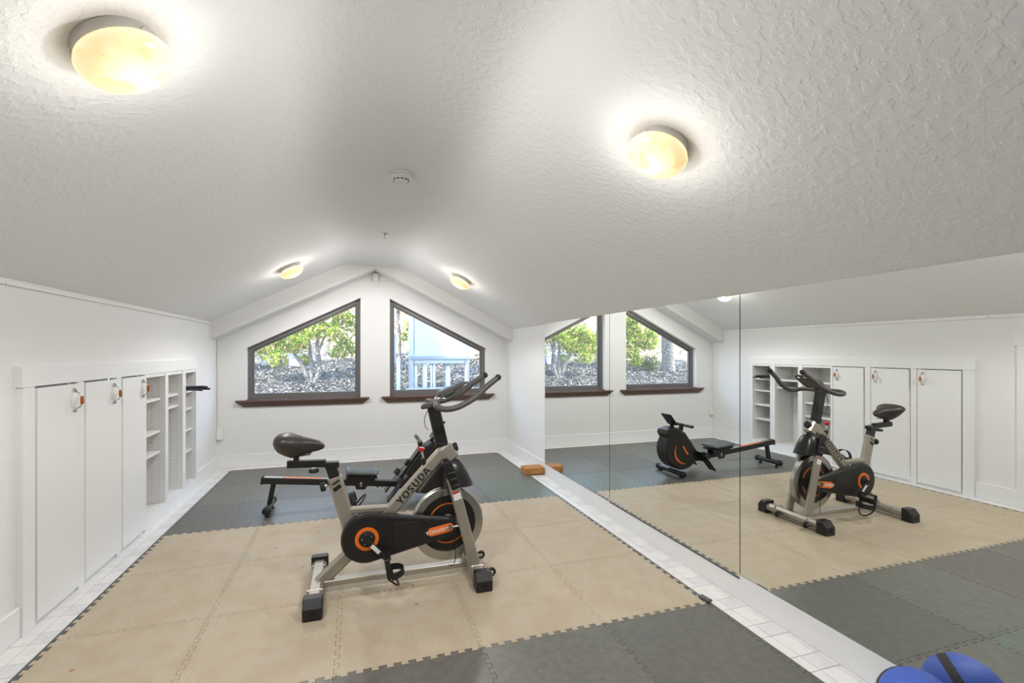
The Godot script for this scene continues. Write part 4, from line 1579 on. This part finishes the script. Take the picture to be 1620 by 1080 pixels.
func rock(rng: RandomNumberGenerator, size: Vector3) -> ArrayMesh:
	var sm := SphereMesh.new()
	sm.radial_segments = 14
	sm.rings = 8
	sm.radius = 0.5
	sm.height = 1.0
	var st := S()
	flat(st)
	var noise := FastNoiseLite.new()
	noise.seed = rng.randi()
	noise.frequency = 0.9
	var arr := sm.get_mesh_arrays()
	var v: PackedVector3Array = arr[Mesh.ARRAY_VERTEX]
	var ix: PackedInt32Array = arr[Mesh.ARRAY_INDEX]
	for i in range(0, ix.size(), 3):
		var q := []
		for k in 3:
			var p := v[ix[i + k]]
			var m := maxf(absf(p.x), maxf(absf(p.y), absf(p.z)))
			p = p.lerp(p / maxf(m, 0.01) * 0.42, 0.55) * (1.0 + 0.45 * noise.get_noise_3dv(p * 2.0))
			q.append(p * size)
		tri(st, q[0], q[1], q[2], q[0] + q[1] + q[2])
	return done(st)

func build_outdoors() -> void:
	var rng := RandomNumberGenerator.new()
	rng.seed = 77
	var lin := func(c: Color) -> Color: return c.srgb_to_linear()
	# mulch bed
	var mulch_mat := mat(Color.WHITE, 0.9)
	mulch_mat.albedo_texture = shaped(noise_image(512, 0.08, 71, 3), func(v, _x, _y): return Color(0.12, 0.118, 0.115).lerp(Color(0.36, 0.355, 0.35), smoothstep(0.42, 0.68, v)))
	mulch_mat.uv1_triplanar = true
	mulch_mat.uv1_world_triplanar = true
	mulch_mat.uv1_scale = Vector3.ONE * 0.9
	var st := S()
	st.set_smooth_group(0)
	var step := 0.3
	var d := BACK + 0.16
	while d < 13.6:
		var x := -12.0
		while x < 7.0:
			var q := []
			for c in [[0, 0], [1, 0], [1, 1], [0, 1]]:
				var xx: float = x + c[0] * step
				var dd: float = d + c[1] * step
				q.append(W(xx, ground_y(xx, dd) + 0.02 * sin(xx * 3.1) * sin(dd * 2.7), dd))
			quad(st, q[0], q[1], q[2], q[3], Vector3.UP)
			x += step
		d += step
	var ground := part("ground", st, mulch_mat)
	structure(ground, "dark shredded mulch bed rising from the house", "ground")
	var chip := S()
	cbox(chip, at(Vector3.ZERO), Vector3(0.014, 0.007, 0.058), 0.0)
	var chip_mat := mat(Color.WHITE, 0.8)
	chip_mat.vertex_color_use_as_albedo = true
	var xf := []
	var cc := []
	for i in 26000:
		var x := rng.randf_range(-7.5, 3.2)
		var dd := rng.randf_range(8.0, 13.0)
		if dd > edge_d(x) + 0.1:
			continue
		xf.append(Transform3D(Basis.from_euler(Vector3(rng.randf_range(-0.7, 0.7), rng.randf() * TAU, rng.randf_range(-0.5, 0.5))).scaled(Vector3.ONE * rng.randf_range(0.6, 1.4)), W(x, ground_y(x, dd) + rng.randf_range(0.005, 0.035), dd)))
		var v := rng.randf()
		cc.append(lin.call(Color(0.11, 0.108, 0.105) if v < 0.45 else (Color(0.33, 0.325, 0.32) if v < 0.75 else Color(0.62, 0.615, 0.605))))
	var ch := scatter("mulch", done(chip), chip_mat, xf, cc, self)
	tag(ch, "loose grey and black mulch chips covering the bed", "mulch")
	# dry bank
	var bank_mat := mat(Color.WHITE, 0.95)
	bank_mat.albedo_texture = shaped(noise_image(512, 0.03, 72, 5), func(v, _x, _y): return Color(0.42, 0.36, 0.30).lerp(Color(0.64, 0.575, 0.51), smoothstep(0.35, 0.62, v)))
	bank_mat.uv1_triplanar = true
	bank_mat.uv1_world_triplanar = true
	bank_mat.uv1_scale = Vector3.ONE * 0.35
	st = S()
	st.set_smooth_group(0)
	var j := 0
	while j < 26:
		var x := -26.0
		while x < 14.0:
			var q := []
			for c in [[0, 0], [1, 0], [1, 1], [0, 1]]:
				var xx: float = x + c[0] * 0.8
				var dd: float = edge_d(xx) - 0.05 + (j + c[1]) * 0.6
				q.append(W(xx, bank_y(xx, dd) if j + c[1] > 0 else ground_y(xx, dd) - 0.1, dd))
			quad(st, q[0], q[1], q[2], q[3], Vector3.UP)
			x += 0.8
		j += 1
	structure(part("hill", st, bank_mat), "dry tan hillside above the mulch bed", "hill")
	# dry grass tufts on the bank
	var blade_mat := mat(Color.WHITE, 0.9)
	blade_mat.vertex_color_use_as_albedo = true
	xf = []
	cc = []
	for i in 5000:
		var x := rng.randf_range(-14.0, 6.0)
		var dd := edge_d(x) + rng.randf() * 6.0 + 0.1
		xf.append(Transform3D(Basis.from_euler(Vector3(rng.randf_range(-0.8, 0.8), rng.randf() * TAU, rng.randf_range(-0.8, 0.8))).scaled(Vector3.ONE * rng.randf_range(0.8, 2.2)), W(x, bank_y(x, dd) - 0.01, dd)))
		cc.append(lin.call([Color(0.78, 0.68, 0.52), Color(0.66, 0.55, 0.40), Color(0.55, 0.47, 0.38), Color(0.86, 0.78, 0.66)][rng.randi() % 4]))
	var gr := scatter("dry_grass", leaf_mesh(0.13, 0.03), blade_mat, xf, cc, self)
	tag(gr, "dry tan grass on the hillside", "grass")
	# rocks along the bed's edge
	var pale := mat(Color(0.74, 0.72, 0.69), 0.85)
	pale.albedo_texture = shaped(noise_image(256, 0.03, 73, 4), func(v, _x, _y): return Color(0.75, 0.75, 0.75).lerp(Color.WHITE, smoothstep(0.3, 0.7, v)))
	pale.uv1_triplanar = true
	var warm := pale.duplicate()
	warm.albedo_color = Color(0.76, 0.69, 0.58)
	for r in [[-1.75, 12.05, 0.85, 0.46, 0.5, pale, "pale squared boulder at the bed's edge behind the leafy tree"], [-2.75, 12.2, 0.70, 0.30, 0.5, warm, "low tan boulder beside the pale squared boulder"], [-3.75, 12.45, 0.55, 0.32, 0.45, pale, "pale boulder next to the green shrub"], [0.55, 12.5, 0.60, 0.24, 0.5, warm, "flat tan boulder behind the rack's thick conduit"], [2.55, 11.9, 0.55, 0.26, 0.45, pale, "grey boulder seen between the rack's posts"], [3.10, 11.4, 0.62, 0.36, 0.5, warm, "tan boulder beyond the rack's outer post"], [3.55, 12.1, 0.75, 0.45, 0.5, warm, "large tan boulder upslope of the rack"], [-6.6, 12.9, 0.8, 0.4, 0.6, pale, "pale boulder past the thick tree trunk"]]:
		var o := put("boulder", rock(rng, Vector3(r[2], r[3], r[4])), r[5])
		o.position = W(r[0], ground_y(r[0], r[1]) + r[3] * 0.25, r[1])
		tag(o, r[6], "boulder", "boulders along the mulch bed")
	# white utility box by the tree
	var ub := thing("utility_box", "small white and blue utility box on the mulch behind the tree", "utility box", W(-1.36, ground_y(-1.36, 11.7), 11.7))
	st = S()
	cbox(st, at(Vector3(0, 0.085, 0)), Vector3(0.24, 0.19, 0.16), 0.01)
	part("body", st, M.white, ub)
	st = S()
	cbox(st, at(Vector3(0.135, 0.085, 0)), Vector3(0.03, 0.16, 0.12), 0.004)
	part("side_cover", st, mat(Color(0.42, 0.50, 0.74), 0.5), ub)
	build_trees(rng, lin)
	build_rack()

func build_trees(rng: RandomNumberGenerator, lin: Callable) -> void:
	var bark := mat(Color.WHITE, 0.85)
	bark.albedo_texture = shaped(noise_image(256, 0.03, 81, 4), func(v, _x, _y): return Color(0.30, 0.29, 0.275).lerp(Color(0.58, 0.56, 0.54), smoothstep(0.35, 0.65, v)))
	bark.uv1_triplanar = true
	bark.uv1_scale = Vector3(4, 1.5, 4)
	var leaf_mat := mat(Color.WHITE, 0.5)
	leaf_mat.vertex_color_use_as_albedo = true
	leaf_mat.backlight_enabled = true
	leaf_mat.backlight = Color(0.6, 0.6, 0.3)
	var greens := []
	for c in [Color(0.50, 0.63, 0.14), Color(0.62, 0.72, 0.20), Color(0.42, 0.56, 0.12), Color(0.72, 0.76, 0.30), Color(0.36, 0.47, 0.13), Color(0.80, 0.68, 0.48), Color(0.70, 0.74, 0.22)]:
		greens.append(lin.call(c))
	var base := W(-0.90, ground_y(-0.9, 10.0) - 0.03, 10.0)
	var tree := thing("leafy_tree", "small multi-stemmed tree with bright green leaves on the mulch", "tree", base)
	var stems := [[[-0.01, 0.0, 0], [-0.06, 0.21, 0.02], [-0.15, 0.42, 0.03], [-0.27, 0.6, 0.05], [-0.37, 0.8, 0.05], [-0.49, 1.05, 0.1]], [[0.05, 0, 0], [0.05, 0.24, 0.03], [0.03, 0.54, 0.06], [0.0, 0.8, 0.1], [-0.03, 1.06, 0.15], [-0.02, 1.5, 0.2]], [[0.12, 0, 0], [0.2, 0.28, 0.02], [0.18, 0.54, 0.05], [0.15, 0.8, 0.08], [0.21, 1.13, 0.1], [0.38, 1.6, 0.15]], [[0.17, 0.6, 0.05], [0.28, 0.93, 0.05], [0.51, 1.26, 0.05]], [[-0.23, 0.53, 0.03], [-0.4, 0.73, 0.1], [-0.67, 0.8, 0.2]]]
	var rr := [[0.052, 0.022], [0.048, 0.022], [0.066, 0.022], [0.026, 0.012], [0.022, 0.010]]
	for k in stems.size():
		var pts := []
		for q in stems[k]:
			pts.append(Vector3(q[0], q[1], -q[2]))
		var sp := smooth_path(pts, 4)
		var rad := []
		for i in sp.size():
			rad.append(lerpf(rr[k][0], rr[k][1], float(i) / (sp.size() - 1)))
		var st := S()
		tube(st, sp, rad, 10)
		part("trunk" if k < 3 else "branch", st, bark, tree)
	# leaf masses: offset, radius, squash, share
	var blobs := []
	for b in [[-0.78, 0.66, 0.1, 0.23], [-0.59, 0.48, -0.1, 0.19], [-0.42, 0.73, 0.15, 0.23], [-0.63, 0.8, 0.3, 0.22], [-0.21, 0.82, 0.0, 0.23], [-0.08, 0.48, 0.1, 0.12], [-0.14, 1.0, 0.3, 0.22], [0.14, 1.1, -0.1, 0.23], [0.32, 1.27, 0.2, 0.25], [0.58, 1.44, 0.0, 0.27], [0.79, 1.23, 0.3, 0.25], [0.51, 1.0, -0.1, 0.22], [0.7, 0.81, 0.2, 0.21], [0.56, 0.59, 0.0, 0.16], [0.85, 0.66, 0.3, 0.16], [0.38, 1.69, 0.1, 0.3], [0.73, 1.84, 0.3, 0.3], [-0.02, 1.42, 0.4, 0.27], [-0.36, 1.11, 0.3, 0.25], [-0.6, 1.12, 0.1, 0.25], [-0.86, 1.0, 0.3, 0.25], [-1.03, 0.8, 0.2, 0.22]]:
		blobs.append([Vector3(b[0], b[1], -b[2]), b[3] * 1.12, 0.85, b[3] * b[3]])
	var cr := crown(rng, blobs, 5600, 1.0, greens)
	scatter("crown", leaf_mesh(0.085, 0.05), leaf_mat, cr[0], cr[1], tree)
	# second leafy tree at the bed's edge, seen in the mirror
	var t4 := thing("leafy_tree", "leafy green tree leaning over the bed's edge near the green shrub", "tree", W(-3.95, ground_y(-3.95, 11.3) - 0.03, 11.3))
	var s4 := S()
	tube(s4, smooth_path([Vector3(0, 0, 0), Vector3(0.05, 0.5, 0), Vector3(0.1, 1.0, 0.02), Vector3(0.0, 1.7, 0)]), 0.045, 8)
	part("trunk", s4, bark, t4)
	cr = crown(rng, [[Vector3(0.25, 1.35, 0), 0.36, 0.9, 0.13], [Vector3(0.05, 0.95, 0), 0.34, 0.9, 0.12], [Vector3(-0.3, 0.8, 0.1), 0.28, 0.8, 0.08], [Vector3(-0.4, 1.05, 0), 0.24, 0.8, 0.07], [Vector3(0.25, 0.5, 0.1), 0.28, 0.9, 0.08], [Vector3(0.12, 0.28, 0.1), 0.2, 0.8, 0.04], [Vector3(0.55, 0.95, 0), 0.38, 0.9, 0.13], [Vector3(0.7, 1.4, 0), 0.42, 0.9, 0.14], [Vector3(0.1, 1.8, 0), 0.4, 0.8, 0.12]], 5600, 1.1, greens)
	scatter("crown", leaf_mesh(0.085, 0.05), leaf_mat, cr[0], cr[1], t4)
	# young tree beside the rack
	var t2 := thing("young_tree", "slim young tree with hanging green leaves beside the electrical rack", "tree", W(0.86, ground_y(0.86, 9.3), 9.3))
	var st := S()
	tube(st, smooth_path([Vector3(0, 0, 0), Vector3(0.01, 0.8, 0), Vector3(-0.02, 1.5, 0), Vector3(0.03, 2.3, 0)]), 0.035, 8)
	part("trunk", st, bark, t2)
	cr = crown(rng, [[Vector3(0.02, 1.75, 0), 0.24, 1.2, 0.10], [Vector3(0.18, 1.15, 0.02), 0.12, 1.5, 0.035], [Vector3(0.0, 2.2, 0), 0.4, 0.9, 0.15], [Vector3(0.12, 0.95, 0), 0.09, 1.2, 0.02]], 2600, 1.0, greens)
	scatter("crown", leaf_mesh(0.085, 0.05), leaf_mat, cr[0], cr[1], t2)
	# thick trunk and shrub seen in the mirror
	var t3 := thing("thick_tree", "thick grey tree trunk standing at the foot of the hillside", "tree", W(-5.25, ground_y(-5.25, 11.6) - 0.05, 11.6))
	st = S()
	tube(st, smooth_path([Vector3(0, 0, 0), Vector3(0, 0.4, 0), Vector3(0.03, 1.4, 0), Vector3(0.0, 4.0, 0)], 4), [0.24, 0.21, 0.20, 0.19, 0.19, 0.18, 0.18, 0.175, 0.17, 0.165, 0.16, 0.15, 0.14], 14)
	part("trunk", st, bark, t3)
	cr = crown(rng, [[Vector3(0, 4.6, 0), 1.7, 0.6, 1.0]], 1800, 2.2, greens)
	scatter("crown", leaf_mesh(0.085, 0.05), leaf_mat, cr[0], cr[1], t3)
	var sh := thing("green_shrub", "low dull green shrub on the mulch near the thick trunk", "shrub", W(-4.35, ground_y(-4.35, 11.3), 11.3))
	cr = crown(rng, [[Vector3(0, 0.22, 0), 0.30, 0.8, 1.0]], 900, 1.0, [lin.call(Color(0.33, 0.38, 0.24)), lin.call(Color(0.46, 0.50, 0.33)), lin.call(Color(0.25, 0.30, 0.18))])
	scatter("foliage", leaf_mesh(0.10, 0.022), leaf_mat, cr[0], cr[1], sh)
	# conifer beside the house, out of frame: its shadow falls on the rack's panel
	var con := thing("conifer", "tall narrow conifer beside the house", "tree", W(-3.34, ground_y(-3.34, 6.7) - 0.05, 6.7))
	st = S()
	tube(st, PackedVector3Array([Vector3.ZERO, Vector3(0, 4.0, 0), Vector3(0, 7.5, 0)]), [0.14, 0.09, 0.01], 8)
	part("trunk", st, bark, con)
	var xf := []
	var cc := []
	for i in 5200:
		var h := rng.randf_range(3.4, 7.6)
		var a := rng.randf() * TAU
		var rad := (7.75 - h) * 0.20 * pow(rng.randf(), 0.5)
		xf.append(Transform3D(Basis.from_euler(Vector3(1.9 + rng.randf_range(-0.3, 0.3), -a + PI / 2, 0)).scaled(Vector3.ONE * rng.randf_range(1.8, 3.0)), Vector3(cos(a) * rad, h, sin(a) * rad)))
		cc.append(lin.call(Color(0.22, 0.30, 0.16)))
	scatter("foliage", leaf_mesh(0.10, 0.03), leaf_mat, xf, cc, con)

func build_rack() -> void:
	var D := 8.5
	var gy := ground_y(1.5, D)
	var root := thing("electrical_rack", "galvanised electrical rack with a flat grey panel and conduits outside", "electrical rack", W(1.55, gy, D))
	var o := root.position
	var galv := mat(Color(0.70, 0.74, 0.77), 0.45, 0.25)
	var panel_mat := mat(Color(0.70, 0.73, 0.76), 0.5)
	var pvc := mat(Color(0.76, 0.78, 0.80), 0.45)
	var st: SurfaceTool
	for x in [1.008, 2.080]:
		st = S()
		tube(st, PackedVector3Array([W(x, gy - 0.1, D) - o, W(x, 2.75, D) - o]), 0.046, 14)
		part("post", st, galv, root)
	st = S()
	span(st, W(1.068, 1.100, D - 0.03) - o, W(2.036, 2.70, D + 0.25) - o, 0.006)
	part("panel", st, panel_mat, root)
	st = S()
	span(st, W(0.64, 1.10, D + 0.15) - o, W(0.745, 1.66, D + 0.35) - o, 0.006)
	part("meter_box", st, mat(Color(0.58, 0.63, 0.68), 0.5), root)
	# slotted channel: rails with a row of rungs so that the slots are open
	for c in [[0.885, 2.225, 1.232, 1.262], [0.900, 2.20, 0.622, 0.652]]:
		st = S()
		span(st, W(c[0], c[2], D - 0.075) - o, W(c[1], c[2] + 0.008, D - 0.055) - o, 0.0)
		span(st, W(c[0], c[3] - 0.006, D - 0.075) - o, W(c[1], c[3], D - 0.055) - o, 0.0)
		var x: float = c[0]
		while x < c[1]:
			span(st, W(x, c[2] + 0.008, D - 0.075) - o, W(x + 0.030, c[3] - 0.006, D - 0.055) - o, 0.0)
			x += 0.052
		part("slotted_channel", st, galv, root)
	st = S()
	span(st, W(0.965, 1.180, D - 0.075) - o, W(2.12, 1.222, D - 0.05) - o, 0.002)
	part("cross_bar", st, mat(Color(0.50, 0.56, 0.62), 0.5, 0.2), root)
	for c in [[1.097, 0.032], [1.268, 0.046], [1.390, 0.018], [1.446, 0.026], [1.710, 0.050], [0.778, 0.037]]:
		st = S()
		var ytop := 1.20 if c[0] < 0.8 else (1.04 if c[0] > 1.6 else 1.11)
		tube(st, PackedVector3Array([W(c[0], gy - 0.1, D + 0.04) - o, W(c[0], ytop, D + 0.04) - o]), c[1], 14)
		var cd := part("conduit", st, pvc, root)
		st = S()
		tube(st, PackedVector3Array([W(c[0], ytop - 0.05, D + 0.04) - o, W(c[0], ytop - 0.012, D + 0.04) - o]), c[1] * 1.12, 14, false)
		part("coupling", st, galv, cd)
	st = S()
	cbox(st, at(W(1.705, 1.075, D + 0.05) - o), Vector3(0.12, 0.06, 0.12), 0.006)
	part("hub_fitting", st, mat(Color(0.40, 0.46, 0.46), 0.5), root)
